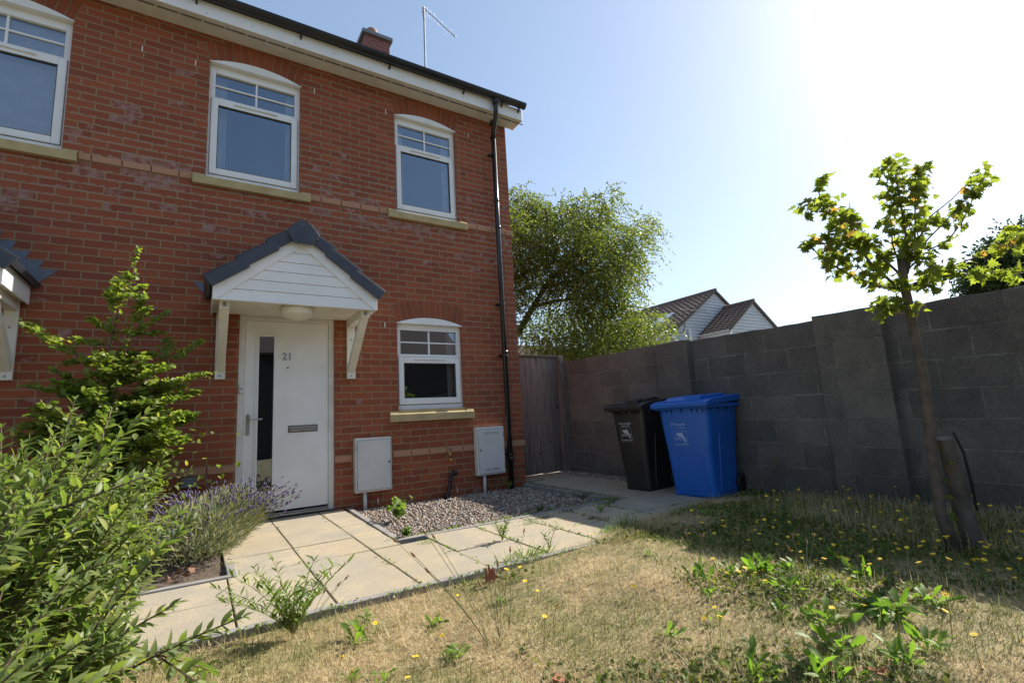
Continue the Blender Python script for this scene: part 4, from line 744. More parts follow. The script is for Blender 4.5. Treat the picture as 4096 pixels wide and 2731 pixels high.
while x<1.0:
    wd=.118; t=.010; x1=min(x+wd,1.02); m.prism([(x,.50-.018),(x+.012,.50-.020),(x1,.50-.008),(x1,.50),(x,.50)],'z',-.497+.004*(i%3),1.228); x+=.103; i+=1
gs(m,'board',WOODM)
gs(MB().box(.0,1.02,.462,.515,1.230,1.262),'top_rail',STAKE,bevel=.003)
m=MB(); 
for z in (-.35,.4,1.05): m.box(.02,1.02,.502,.55,z,z+.08)
gs(m,'cross_rail',STAKE)
gs(MB().box(.0,1.10,.46,.53,-.527,-.505),'timber_sill',simple('orange_wood',(.42,.17,.05),.8))
o=MB().box(1.030,1.115,.44,.53,-.56,1.258).build('gate_post',WOODM,bevel=.004); tag(o,'square weathered post at the end of the block wall beside the gate','post')
# ================================================================ block wall
BW=empty('block_wall',(1.25,-3,-.6),label='tall grey concrete block wall with piers along the right side of the garden',cat='wall')
TB=Matrix.Translation((-1.25,3,.6))
def bs_(m,name,mat,**k):
    o=m.build(name,mat,None,**k); o.parent=BW; o.matrix_parent_inverse=TB; return o
def zt(y,z=1.163): return z-.028*(.38-y)
def wallseg(m,x0,x1,y0,y1,top):
    n=max(1,int(abs(y1-y0)/.11)); ys=np.linspace(y0,y1,n+1); jit=[random.uniform(-.006,.006) for _ in ys]
    vs=[];fs=[]
    for y,j in zip(ys,jit): vs+=[(x0,y,-.85),(x0,y,zt(y,top)+j),(x1,y,zt(y,top)-j*.7),(x1,y,-.85)]
    for i in range(n):
        a=4*i; fs+=[(a,a+4,a+5,a+1),(a+1,a+5,a+6,a+2),(a+2,a+6,a+7,a+3)]
    fs+=[(0,1,2,3),(4*n,4*n+3,4*n+2,4*n+1)]; m.add(vs,fs)
BLOCK2=brickmat('pier_block',(.162,.145,.129),(.11,.101,.094),(.22,.204,.18),bw=.96,rh=.2275,ms=.006,u0=45.72,v0=1.112,efflo=False,rough=.95,shear=.028,offs=0,coarse=110)
m=MB(); wallseg(m,1.15,1.37,-9,.60,1.163); bs_(m,'blockwork',BLOCK)
m=MB(); wallseg(m,1.055,1.1495,-1.93,-1.45,1.172); bs_(m,'pier',BLOCK2)
m=MB(); wallseg(m,1.055,1.1495,-1.443,-.965,1.168); bs_(m,'pier',BLOCK2)
m=MB(); wallseg(m,1.050,1.1495,-3.86,-3.335,1.185); wallseg(m,1.14,1.37,-3.865,-3.33,1.186); bs_(m,'pier',BLOCK2)
m=MB(); wallseg(m,1.118,1.1495,.40,.60,1.166); bs_(m,'pier',BLOCK2)
m=MB(); wallseg(m,1.055,1.1495,-6.6,-6.1,1.185); bs_(m,'pier',BLOCK2)
# ================================================================ wheelie bins
def rrect(w_,d_,r,n=5,nose=0):
    P=[]
    for cx,cy,a0 in ((w_/2-r,d_/2-r,0),(-w_/2+r,d_/2-r,90),(-w_/2+r,-d_/2+r,180),(w_/2-r,-d_/2+r,270)):
        for i in range(n+1):
            t=R(a0+90*i/n); P.append((cx+r*math.cos(t),cy+r*math.sin(t)))
    return P
def bin_(name,loc,rz,Wt,Wb,Dt,Db,H_,plastic,logo,label,blue):
    # local: +x is the back (wheels), y is the width, front face looks to -x; origin at bottom front centre
    E=empty(name,loc,rz,label=label,cat='wheelie bin')
    def sub(m,nm,mat,par=E,**k):
        o=m.build(nm,mat,None,**k); o.parent=par; return o
    m=MB(); lv=[0,.03,.12,.30,.52,.56,.75,H_-.07,H_-.01]; vs=[];n=0
    for z in lv:
        t=z/H_; wd=Wb+(Wt-Wb)*t; dp=Db+(Dt-Db)*t; fx=-.085*t
        if .10<z<.54: wd-=.012; 
        P=rrect(dp,wd,.045+.01*t); n=len(P)
        for (px_,py_) in P: vs.append((fx+dp/2+px_,py_,z))
    fs=[(i*n+k,i*n+(k+1)%n,(i+1)*n+(k+1)%n,(i+1)*n+k) for i in range(len(lv)-1) for k in range(n)]+[tuple(range(n-1,-1,-1))]
    m.add(vs,fs); body=sub(m,'body',plastic,smooth=True)
    # raised centre panel on lower front and side
    def fxz(z): return -.085*z/H_
    m=MB(); pn=[(-.36,.06),(-.30,.42),(.22,.42),(.32,.06)]
    q=[]
    for (yy,z) in pn:
        hw=(Wb+(Wt-Wb)*z/H_)/2; q.append((fxz(z)-.007,yy*hw*2*.95,z)); 
    q2=[(x+.02,y,z) for x,y,z in q]; m.add(q+q2,[(0,1,2,3),(7,6,5,4)]+[(i,(i+1)%4,4+(i+1)%4,4+i) for i in range(4)])
    sub(m,'front_panel',plastic,bevel=.006)
    m=MB(); s=-1
    def sy(z): return s*((Wb+(Wt-Wb)*z/H_)/2)
    for (xa,xb) in ((.10,.38),):
        q=[(xa,sy(.05)-.006,.05),(xb,sy(.05)-.006,.05),(xb+.05,sy(.62)-.006,.62),(xa+.02,sy(.62)-.006,.62)]; q2=[(x,y+.02,z) for x,y,z in q]
        m.add(q+q2,[(0,1,2,3),(7,6,5,4)]+[(i,(i+1)%4,4+(i+1)%4,4+i) for i in range(4)])
    sub(m,'side_panel',plastic,bevel=.006)
    # rim with ribs
    m=MB(); x0,x1=-.085-.035,-.085+Dt+.01; wt=Wt/2+.028
    P=rrect(x1-x0,2*wt,.03); m.prism([(px_+(x0+x1)/2,py_) for px_,py_ in P],'z',H_-.035,H_+.004)
    for i in range(9):
        y=-Wt/2+.05+i*(Wt-.1)/8
        if i in (0,1,4,7,8,6,2): m.prism([(-.085,H_-.035),(-.085,H_-.085),(-.118,H_-.035)],'y',y-.003,y+.003)
    for x in (.02,.16,.34,.42): m.prism([(-wt+.028,H_-.035),(-wt+.026,H_-.09),(-wt,H_-.035)],'x',x-.003,x+.003)
    sub(m,'rim',plastic,bevel=.003)
    # lid: front low, rising to the back
    lh=.105; m=MB(); a,b=x0-.035,x1+.03
    prof=[(a,H_-.022),(a-.004,H_+.022),(a+.06,H_+.042),(a+.10,H_+.052),(b-.10,H_+lh-.012),(b,H_+lh-.018),(b,H_+lh-.06),(b-.10,H_+.02),(a+.25,H_+.004),(a+.02,H_-.022)]
    m.prism(prof,'y',-wt-.012,wt+.012); 
    lid=sub(m,'lid',plastic,bevel=.012,seg=3)
    m=MB(); m.prism([(a+.13,H_+.05),(a+.20,H_+.088),(b-.22,H_+lh+.008),(b-.12,H_+lh-.02),(b-.12,H_+.05)],'y',-wt+.075,wt-.075); sub(m,'lid_dome',plastic,lid,bevel=.012)
    m=MB(); m.box(a+.045,a+.062,-wt+.05,wt-.05,H_+.034,H_+.05)
    yh=-wt+.16
    m.prism([(a+.035,H_+.03),(a+.05,H_+.082),(a+.17,H_+.098),(a+.19,H_+.05)],'y',yh-.085,yh+.085)
    sub(m,'lid_grip',plastic,lid,bevel=.010)
    # handle bar at the back and hinges
    m=MB(); hx=b+.035; m.tube([(hx,-wt+.03,H_+.06),(hx,wt-.03,H_+.06)],.017,12)
    for y in (-wt+.05,-wt+.17,wt-.17,wt-.05): m.box(b-.04,hx+.005,y-.012,y+.012,H_+.03,H_+.075)
    sub(m,'handle_bar',plastic,bevel=.004)
    for s in (-1,1):
        wx,wy,r=Db+.045,s*(Wb/2+.012),.1
        Mw=Matrix.Translation((wx,wy,r))@Matrix.Rotation(R(90),4,'X')
        m=MB(); m.lathe([(.055,-.022),(.085,-.024),(.098,-.018),(.1,0),(.098,.018),(.085,.024),(.055,.022)],(0,0,0),28,Mw); wl=sub(m,'wheel',RUBBER,smooth=True)
        m=MB(); m.lathe([(.012,-.03),(.02,-.026),(.05,-.010),(.056,0),(.05,.010),(.02,.026),(.012,.03)],(0,0,0),20,Mw)
        for k in range(6):
            t=k*math.pi/3; m.box(-.05,.05,-.005,.005,-.027,.027,Mw@Matrix.Rotation(t,4,'Z'))
        sub(m,'wheel_rim',BLACK,wl)
    m=MB(); m.tube([(Db+.045,-Wb/2,.1),(Db+.045,Wb/2,.1)],.012,8); m.box(Db-.03,Db+.06,-Wb/2+.04,Wb/2-.04,.05,.15); sub(m,'axle',plastic)
    # printing on the front
    nx=Vector((-1,0,-.085/H_)).normalized(); upv=Vector((-.085/H_,0,1)).normalized(); rt=upv.cross(nx).normalized()   # reads left to right seen from the front
    zc=logo['z']; oc=Vector((fxz(zc)-.0018,logo['y'],zc)); Mf=Matrix((( rt.x,upv.x,nx.x,oc.x),(rt.y,upv.y,nx.y,oc.y),(rt.z,upv.z,nx.z,oc.z),(0,0,0,1)))
    pm=logo['mat']; s=logo['s']; m=MB()
    hs=s/2; t=.0016
    for q in ((-hs,hs,hs-t,hs),(-hs,hs,-hs,-hs+t),(-hs,-hs+t,-hs+t,hs-t),(hs-t,hs,-hs+t,hs-t)): m.box(q[0],q[1],q[2],q[3],-.0008,.0008,Mf)
    k=s/100
    dol=[(-36,26),(-30,33),(-18,37),(-4,36),(8,38),(18,42),(17,33),(24,20),(30,0),(33,-14),(44,-24),(33,-23),(28,-32),(26,-18),(16,0),(2,10),(-6,13),(-10,4),(-14,3),(-13,14),(-22,20)]
    m.prism([(a*k,b*k) for a,b in dol],'z',-.0008,.0008,Mf)
    for j in range(3):
        zz=(3-7*j)*k; pts=[(-46,0),(-38,7),(-30,-5),(-22,6),(-14,0)]
        for (a1,b1),(a2,b2) in zip(pts,pts[1:]): m.add([Mf@Vector((a1*k,b1*k+zz,.0006)),Mf@Vector((a2*k,b2*k+zz,.0006)),Mf@Vector((a2*k,(b2+2.4)*k+zz,.0006)),Mf@Vector((a1*k,(b1+2.4)*k+zz,.0006))],[(0,1,2,3)])
        for aa,bb in ((-14,14),(30,46)): m.box(aa*k,bb*k,zz,zz+2.4*k,-.0006,.0006,Mf)
    pr_=sub(m,'printed_emblem',pm)
    text('printed_web_address','boroughofpoole.com',s*.125,Mf@Matrix.Translation((0,-s*.39,0)),pm,E,.0006,bold=.0003)
    if blue:
        text('printed_word','recycle',s*.26,Mf@Matrix.Translation((s*.12,s*.95,0)),pm,E,.0006,bold=.0005); text('printed_word','for Poole',s*.155,Mf@Matrix.Translation((s*.16,s*.70,0)),pm,E,.0006,bold=.0002)
        m=MB(); rr=s*.14; 
        for i in range(14):
            t0=R(-20+i*21.5); t1=R(-20+(i+1)*21.5); c0=Vector((-s*.50,s*.95,0))
            m.add([Mf@(c0+Vector((rr*math.cos(t0),rr*math.sin(t0),0))),Mf@(c0+Vector((rr*math.cos(t1),rr*math.sin(t1),0))),Mf@(c0+Vector((rr*.72*math.cos(t1),rr*.72*math.sin(t1),0))),Mf@(c0+Vector((rr*.72*math.cos(t0),rr*.72*math.sin(t0),0)))],[(0,1,2,3)])
        c0=Vector((-s*.38,s*.93,0)); m.add([Mf@(c0+Vector((-.05*s,.06*s,0))),Mf@(c0+Vector((.06*s,.04*s,0))),Mf@(c0+Vector((-.01*s,-.07*s,0)))],[(0,1,2)])
        sub(m,'printed_arrow',pm)
    else:
        text('printed_word','Non recyclable',s*.19,Mf@Matrix.Translation((0,s*.86,0)),pm,E,.0006,bold=.0005); text('printed_word','waste only',s*.19,Mf@Matrix.Translation((0,s*.68,0)),pm,E,.0006,bold=.0005)
    return E
BLUEP=simple('blue_plastic',(.008,.105,.44),.36,(.010,.12,.48),3,bs=.08,bscale=200)
BLKP=simple('bin_black_plastic',(.020,.017,.016),.38,(.028,.024,.022),4,bs=.08,bscale=200)
PRW=simple('white_print',(.52,.52,.52),.6); PRB=simple('pale_print',(.36,.48,.70),.6)
bin_('wheelie_bin',(.560,-2.215,-.562),R(8),.56,.46,.63,.47,.915,BLUEP,dict(z=.585,y=.055,s=.150,mat=PRB),'large blue wheelie bin for recycling standing against the block wall',True)
bin_('wheelie_bin',(.505,-1.500,-.549),R(5),.46,.34,.52,.42,.915,BLKP,dict(z=.615,y=.045,s=.150,mat=PRW),'black wheelie bin for waste partly hidden behind the blue one',False)
# ================================================================ vegetation
def A_(L): return np.array(L,float)
def path_at(P,t):
    P=A_(P); s=np.concatenate([[0],np.cumsum(np.linalg.norm(np.diff(P,axis=0),axis=1))]); s/=s[-1]
    return np.stack([np.interp(t,s,P[:,i]) for i in range(3)],-1)
# --- glossy laurel type bush, bottom left
def leafy_stem_leaves(base,tip,tv,n,ln,t0=.35,droop=.2,spread=.9,mid=None):
    base=A_(base);tip=A_(tip); mid=mid if mid is not None else np.array([base[0]*.55+tip[0]*.45,base[1]*.55+tip[1]*.45,base[2]*.35+tip[2]*.65+.06])
    t=np.linspace(t0,1,n); p=bez(base,mid,tip,t); tg=nrm(bez(base,mid,tip,np.minimum(t+.02,1.02))-bez(base,mid,tip,t-.02))
    a=np.arange(n)*1.57+rng.uniform(0,3); up=np.array([0,0,1.]); s1=nrm(np.cross(tg,up)+1e-6); s2=np.cross(s1,tg)
    out=[]
    for sg in (0,math.pi):
        rad=s1*np.cos(a+sg)[:,None]+s2*np.sin(a+sg)[:,None]
        k=spread*(1.05-.55*((t-t0)/(1-t0))**3)
        d=nrm(tg*(1-k[:,None]*.45)+rad*k[:,None]+rng.normal(size=(n,3))*.15+np.array([.10,-.02,.02]))
        nn=nrm(tg*.8+up*.8+rng.normal(size=(n,3))*.25)
        sc=ln*rng.uniform(.7,1.15,n)*(1-.45*np.clip((t-.85)/.15,0,1))
        out.append(place(tv,p,frames(d,nn),sc))
    return np.concatenate(out),[base,mid,tip]
lt,lf=leaf([0,.105,.165,.17,.125,.05,0],.30,.22)
ch=[];stm=MB();base0=A_((-4.22,-3.45,-.60))
for i,tp in enumerate(LAUREL_TIPS):
    tp=A_(tp)
    b=base0+np.array([rng.uniform(-.25,.2),rng.uniform(-.6,.35),0])
    if tp[1]<-3.9: b=np.array([-4.12+rng.uniform(-.15,.1),-3.9+rng.uniform(-.2,.3),-.6])
    d=tp-b; mid=b+d*.5+np.array([-.06*np.sign(d[0]),0,.10])
    V,c=leafy_stem_leaves(b,tp,lt,int(14+np.linalg.norm(d)*34),.052,.18,mid=mid); ch.append((V,lf,0))
    for j in range(5):
        q0=bez(c[0],c[1],c[2],np.array([rng.uniform(.35,.8)]))[0]; q1=q0+nrm(d*.6+rng.normal(size=3)*.45)*rng.uniform(.12,.26)
        if q1[1]>-4.35 and q1[0]<-3.66+.25*(q1[2]+.6): V,c2=leafy_stem_leaves(q0,q1,lt,11,.047,.12,mid=(q0+q1)/2); ch.append((V,lf,0)); stm.tube([q0,(q0+q1)/2,q1],[.003,.0025,.0015],4)
    q=bez(c[0],c[1],c[2],np.linspace(0,1,9)); stm.tube(q,list(np.linspace(.0055,.0018,9)),5)
LB=npmesh('laurel_bush',[(stm_v,f,m) for stm_v,f,m in []] or ch,LAUREL,smooth=True)
tag(LB,'big glossy leaved green bush filling the near left corner','shrub'); stm.build('stem',TWIG,LB)
# --- beech like shrub by the wall
bt,bf=leaf([0,.25,.34,.30,.16,0],.22,.12,.18)
ch=[];stm=MB()
def lateral(a,b,n,ln,jit=.03):
    a=A_(a);b=A_(b); t=np.linspace(.12,1,n); d=b-a; mid=(a+b)/2+np.array([0,0,-.04*np.linalg.norm(d)]); p=bez(a,mid,b,t)
    tg=nrm(d)[None].repeat(n,0); sgn=np.where(np.arange(n)%2==0,1,-1)[:,None]; side=nrm(np.cross(tg,[0,0,1.])); 
    dd=nrm(tg*.75+side*sgn*.85+rng.normal(size=(n,3))*.30); nn=nrm(np.array([0,0,1.])+rng.normal(size=(n,3))*.75)
    ch.append((place(bt,p+rng.normal(size=(n,3))*.006,frames(dd,nn),ln*rng.uniform(.65,1.15,n)),bf,0)); stm.tube(bez(a,mid,b,np.linspace(0,1,5)),[.0035,.003,.0025,.002,.0012],5)
stm.tube([(-4.23,-.72,-.56)]+BEECH_STEM,[.014,.013,.012,.010,.008,.006,.004,.003,.0015],7); stm.tube([(-4.25,-.72,-.1)]+BEECH_STEM2,[.010,.008,.007,.005,.003],6)
for k,q in enumerate(BEECH_BR):
    a=A_(q[:3]);b=A_(q[3:]); L=np.linalg.norm(b-a); n=max(6,int(L/.010)); lateral(a,b,n,.054)
    m=int(L/.055)
    for j in range(m):
        t=(j+1)/(m+1); p=a+(b-a)*t; sd_=np.cross(nrm(b-a),[0,0,1.])*(1 if j%2 else -1); e=p+nrm(nrm(b-a)*.8+sd_*.9+rng.normal(size=3)*.25)*L*.32*(1.1-t); lateral(p,e,max(6,int(np.linalg.norm(e-p)/.012)),.054)
for P_ in (BEECH_STEM[3:],BEECH_STEM2):
    K_=110; t=np.linspace(0,1,K_); p=path_at(P_,t); d=nrm(rdir(K_,.5)*np.array([1,1,.6])); p=p+d*rng.random((K_,1))*.07*(1.1-t[:,None]); ch.append((place(bt,p,frames(d,nrm(rdir(K_,1.2))),.048*rng.uniform(.6,1.1,K_)),bf,0))
# low inner skirt so the wall does not show through
m=1100; p=np.stack([rng.normal(-4.25,.30,m),rng.normal(-.75,.18,m),rng.uniform(-.5,.55,m)],1); ch.append((place(bt,p,frames(rdir(m),rdir(m,1.5)),.05*rng.uniform(.7,1.1,m)),bf,0))
BS=npmesh('beech_shrub',ch,BEECH,smooth=True); tag(BS,'tall pointed light green shrub growing against the brick wall left of the door','shrub'); stm.build('stem',TWIG,BS)
# --- lavender
lv,lvf=leaf([0,.06,.07,.04,0],.1,.1)
m=17000; u=rng.random(m); cx=np.interp(u,[0,1],[-3.72,-3.38]); cy=np.interp(u,[0,1],[-1.42,-.26])
ang=rng.uniform(0,2*math.pi,m); rr=np.sqrt(rng.random(m)); hgt=rng.random(m)
px_=cx+np.cos(ang)*rr*.27; py_=cy+np.sin(ang)*rr*.26; hz=.04+.35*hgt*(1-.5*rr**2)
p=np.stack([px_,py_,G(px_,py_)+hz],1); out=np.stack([np.cos(ang)*rr,np.sin(ang)*rr,np.full(m,1.1)],1)
ch=[(place(lv,p,frames(nrm(out+rng.normal(size=(m,3))*.6),rdir(m)),rng.uniform(.035,.07,m)),lvf,0)]
LVB=npmesh('lavender_bush',ch,LAVL); tag(LVB,'sprawling lavender with grey green leaves and purple flower spikes beside the doorway','lavender')
st_=MB(); m=560; fl=[]; hv=np.array([(math.cos(k*math.pi/3)*r_,math.sin(k*math.pi/3)*r_,z) for z,r_ in ((0,.25),(.3,.6),(.6,.55),(1,.15)) for k in range(6)]); hf=[(i*6+k,i*6+(k+1)%6,i*6+6+(k+1)%6,i*6+6+k) for i in range(3) for k in range(6)]+[(18,19,20,21,22,23)]
for i in range(m):
    u=rng.random(); a=rng.uniform(0,2*math.pi); r_=math.sqrt(rng.random())*.27; b=np.array([-3.70+.32*u+math.cos(a)*r_,-1.32+1.04*u+math.sin(a)*r_,0]); b[2]=G(b[0],b[1])+rng.uniform(.06,.20)
    o_=np.array([math.cos(a)*r_*1.0+.05,math.sin(a)*r_*1.0-.02,rng.uniform(.16,.26)*(1.1-r_)]); t_=b+o_; st_.tube([b,b+o_*.6+np.array([0,0,.02]),t_],.0011,3,cap=False); fl.append((t_,o_))
st_.build('flower_stem',GTWIG,LVB)
P0=np.array([a for a,b in fl]);Dd=np.array([b for a,b in fl]); Rm=frames(np.cross(nrm(Dd),rdir(m)),Dd); Fr=frames(nrm(Dd),rdir(m)); Rz=np.stack([Fr[:,:,1],Fr[:,:,2],Fr[:,:,0]],-1)
npmesh('flower_spike',[(place(hv,P0,Rz,np.stack([np.full(m,.0105),np.full(m,.0105),rng.uniform(.022,.042,m)],1)),hf,0)],LAVF,LVB)['kind']='stuff'
# --- maple sapling
def mapleleaf():
    pts=[(0,0),(.06,.10),(-.10,.34),(.12,.26),(.20,.60),(.34,.36),(.52,.52),(.50,.22),(.72,.26),(.74,.10),(1.05,0)]
    up=[(x,y,0) for x,y in pts]; dn=[(x,-y,0) for x,y in pts[1:-1]]
    v=up+dn; v=[(x,y,-.16*x*x+.22*abs(y)) for x,y,z in v]+[(.42,0,-.03)]
    n=len(v)-1; ring=list(range(0,11))+list(range(19,10,-1)); f=[(n,ring[i],ring[(i+1)%len(ring)]) for i in range(len(ring))]
    return np.array(v),f
mt,mf=mapleleaf()
TR=empty('young_tree',(.09,-4.33,-.6),label='slim young maple sapling with lobed leaves leaning beside a wooden stake',cat='tree'); TT=Matrix.Translation((-.09,4.33,.6))
m=MB(); trunk=[(-.02,-4.42,-.62),(-.075,-4.40,-.35),(-.125,-4.43,.0)]+[tuple(p) for p in MAPLE['trunk']]
m.tube(trunk,[.036,.030,.027,.025,.0235,.0235,.023,.0225,.021,.020][:len(trunk)],12)
for k,P_ in MAPLE.items():
    if k=='trunk': continue
    r0={'A':.008,'B':.007,'C':.007,'D':.008,'I':.007,'J':.006}.get(k,.005); m.tube(P_,list(np.linspace(r0,.0018,len(P_))),6)
tk=m.build('trunk',BARK,smooth=True); tk.parent=TR; tk.matrix_parent_inverse=TT
ch=[];tw=MB()
def mleaves(p,n,rad,size):
    q=p+np.clip(rng.normal(size=(n,3)),-1.7,1.7)*rad*.55; d=nrm(rdir(n)*np.array([1,1,.5])+np.array([0,0,-.35])); nn=nrm(rdir(n,.9)); ch.append((place(mt,q,frames(d,nn),size*rng.uniform(.6,1.15,n)),mf,0))
dens={'A':.9,'B':.8,'C':.9,'D':1,'E':.8,'F':.28,'G':.25,'H':.12,'I':.7,'J':.8,'K':1,'L':.3,'M':1,'O':1}
for k,P_ in MAPLE.items():
    if k=='trunk': continue
    L=np.linalg.norm(np.diff(A_(P_),axis=0),axis=1).sum(); n=int(L/.014*dens[k]); 
    for p in path_at(P_,rng.uniform(.12,1,n)): mleaves(p,1,.03,.052)
for x,y,z,r in MAPLE_CL:
    n=max(2,int(4+(r/.04)**2*8.5)); mleaves(A_((x,y,z)),int(n*1.2),r,.053)
    tw.tube([(x,y,z),(x*.7-.32*.3,y*.7-4.5*.3,z-.02)],.0012,4) if r<0 else None
lf_=npmesh('crown',ch,MAPLEL); lf_.parent=TR; lf_.matrix_parent_inverse=TT
# few suckers low on the trunk
ch=[]; 
for z in (-.28,-.18,-.10,.02,-.38): mleaves(A_((-.05,-4.45,z)),2,.03,.05)
l2=npmesh('low_shoot',ch,MAPLEL); l2.parent=TR; l2.matrix_parent_inverse=TT
m=MB(); q=[(-.065,-4.445,.058),(.012,-4.49,.056)]
m.tube([(.14,-4.47,-.64),(.09,-4.45,-.35),(-.028,-4.467,.057)],[.050,.046,.038],14)
o=m.build('tree_stake',STAKE,smooth=False); tag(o,'weathered round wooden stake standing beside the sapling trunk','stake')
m=MB(); m.tube([(.012,-4.50,.09),(.04,-4.52,-.02),(.075,-4.52,-.2),(.11,-4.51,-.36)],[.005,.007,.008,.006],6); m.build('rubber_strap',BLACK,o)
# --- generic crowns
dlt,dlf=leaf([0,.26,.0],.15,.15)
def crown(name,blobs,mat,per,size,loc,label,cat,limbs=None,trunk=None,droop=1.0,tw_=.40,group=None):
    E=empty(name,loc,label=label,cat=cat,group=group); Tm=Matrix.Translation((-loc[0],-loc[1],-loc[2])); P=[];Dv=[];tw=MB()
    for (x,y,z,rx,rz,dn) in blobs:
        n=int(per*dn*rx*rz); c=np.array([x,y,z])
        u=nrm(rng.normal(size=(n,3)))*(rng.random(n)**.33)[:,None]*rng.uniform(.8,1.12,n)[:,None]; st=c+u*np.array([rx,rx,rz])
        dr=nrm(u*np.array([1,1,.6])*.9+rng.normal(size=(n,3))*.45+np.array([.12,-.1,-droop*.4]))
        k=13; t=np.linspace(.05,1,k)[None,:,None]
        L=(tw_*rng.uniform(.5,1.25,n))[:,None,None]; p=st[:,None,:]+dr[:,None,:]*t*L+np.array([0,0,-1.])*(t**2)*L*droop*.5
        P.append(p.reshape(-1,3)); dd=np.repeat(dr,k,0)+rng.normal(size=(n*k,3))*.8; Dv.append(nrm(dd))
        for i in range(0,n,5): tw.tube([st[i],p[i,6],p[i,12]],.004,3,cap=False)
    P=np.concatenate(P);Dv=np.concatenate(Dv); m=len(P)
    o=npmesh('crown',[(place(dlt,P,frames(Dv,rdir(m,.8)),size*rng.uniform(.6,1.3,m)),dlf,0)],mat); o.parent=E; o.matrix_parent_inverse=Tm
    if limbs:
        for L in limbs: tw.tube(L,list(np.linspace(.075 if len(L)>5 else .045,.015,len(L))),8)
    if trunk: tw.tube(trunk[0],trunk[1],12)
    t_=tw.build('trunk',BARK); t_.parent=E; t_.matrix_parent_inverse=Tm
    return E
# blobs sit where the crown stands beyond the wall
crown('broad_tree',BIGTREE,TREEL,1350,.058,(1.6,4.2,-.8),'large light green feathery tree rising behind the gate beside the house corner','tree',LIMBS,([(1.55,4.3,-.8),(1.6,4.2,.4),(1.73,3.98,1.24)],[.2,.17,.13]))
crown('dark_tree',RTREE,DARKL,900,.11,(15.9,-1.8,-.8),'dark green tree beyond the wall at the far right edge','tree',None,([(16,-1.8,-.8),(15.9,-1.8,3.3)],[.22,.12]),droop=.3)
# ================================================================ weeds and flowers
def child(o,p): o.parent=p; return o
def spreadplant(name,loc,nst,ln,h,leafn,lsz,tmpl,mat,label,cat,group=None,lean=.6):
    ch=[];sm=MB()
    for i in range(nst):
        a=rng.uniform(0,2*math.pi); l=lean*rng.uniform(.3,1); tp=np.array([math.cos(a)*l*h,math.sin(a)*l*h,h*rng.uniform(.6,1)]); md=np.array([tp[0]*.3,tp[1]*.3,tp[2]*.6])
        t=np.linspace(.15,1,leafn); p=bez(np.zeros(3),md,tp,t); d=nrm(np.stack([np.cos(t*40+a),np.sin(t*40+a),np.full(leafn,.9)],1)+rng.normal(size=(leafn,3))*.2)
        ch.append((place(tmpl[0],p,frames(d,nrm(rdir(leafn,1.5))),lsz*rng.uniform(.6,1.1,leafn)),tmpl[1],0)); sm.tube(bez(np.zeros(3),md,tp,np.linspace(0,1,5)),[.003,.0026,.002,.0016,.001],4)
    o=npmesh(name,ch,mat,loc=loc,rz=rng.uniform(0,6)); tag(o,label,cat,group); child(sm.build('stem',GTWIG),o); return o
narrow=leaf([0,.07,.085,.06,0],.2,.2); broad=leaf([0,.3,.42,.36,.2,0],.2,.2,.15); 
spreadplant('weed_plant',(-3.29,-3.03,-.585),20,0,.31,30,.052,narrow,WEEDL,'bushy narrow leaved weed growing over the kerb at the lawn edge','weed',lean=1.1)
spreadplant('weed_plant',(-1.76,-2.31,-.562),6,0,.17,14,.05,narrow,WEEDL,'upright leafy weed sprouting from a paving joint in the sunlit path','weed',lean=.5)
spreadplant('weed_plant',(-1.65,-2.74,-.569),3,0,.16,9,.045,narrow,WEEDL,'small spindly weed at the sunlit kerb near the shadow line','weed',lean=.5)
spreadplant('weed_plant',(-.36,-.14,-.545),9,0,.13,16,.035,narrow,WEEDL,'low green weed at the foot of the black downpipe','weed',lean=1.2)
spreadplant('weed_plant',(-.35,-1.93,-.556),5,0,.08,9,.045,narrow,ROSL,'leafy weed in the shaded paving joint nearest the black bin','weed',lean=1.6)
spreadplant('weed_plant',(-.58,-2.08,-.557),5,0,.07,9,.045,narrow,ROSL,'small two tufted weed in the shaded path left of the bins','weed',lean=1.6)
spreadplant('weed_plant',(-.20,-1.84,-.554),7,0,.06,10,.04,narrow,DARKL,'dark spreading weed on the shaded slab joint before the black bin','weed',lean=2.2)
spreadplant('geranium_plant',(-2.06,-.93,-.545),9,0,.17,5,.075,broad,WEEDL,'bright green round leaved geranium growing in the gravel bed','plant',lean=.8)
spreadplant('weed_plant',(-2.27,-1.66,-.552),6,0,.05,6,.05,broad,WEEDL,'low bright green seedling clump at the front corner of the gravel','weed',lean=2)
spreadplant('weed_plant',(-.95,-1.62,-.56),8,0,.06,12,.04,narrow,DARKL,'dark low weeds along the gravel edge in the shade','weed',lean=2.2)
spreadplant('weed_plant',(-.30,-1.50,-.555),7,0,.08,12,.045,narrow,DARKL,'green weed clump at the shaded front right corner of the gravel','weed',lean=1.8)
gt_=leaf([.03,.035,.02,0],.1,.5)
def tuft(loc,n,h,mat,label,group):
    a=rng.uniform(0,2*math.pi,n); d=nrm(np.stack([np.cos(a)*.5,np.sin(a)*.5,np.ones(n)],1)); o=npmesh('grass_tuft',[(place(gt_,rng.normal(size=(n,3))*np.array([.03,.02,0]),frames(d,rdir(n)),h*rng.uniform(.5,1.1,n)),gt_[1],0)],mat,loc=loc); return tag(o,label,'grass tuft',group)
gt_,_f=gt_; gtf=_f
def tuft(loc,n,h,mat,label,sx=.03,sy=.02,lean=.5):
    a=rng.uniform(0,2*math.pi,n); d=nrm(np.stack([np.cos(a)*lean,np.sin(a)*lean,np.ones(n)],1)); o=npmesh('grass_tuft',[(place(gt_,rng.normal(size=(n,3))*np.array([sx,sy,0]),frames(d,rdir(n)),h*rng.uniform(.5,1.1,n)),gtf,0)],mat,loc=loc); return tag(o,label,'grass tuft')
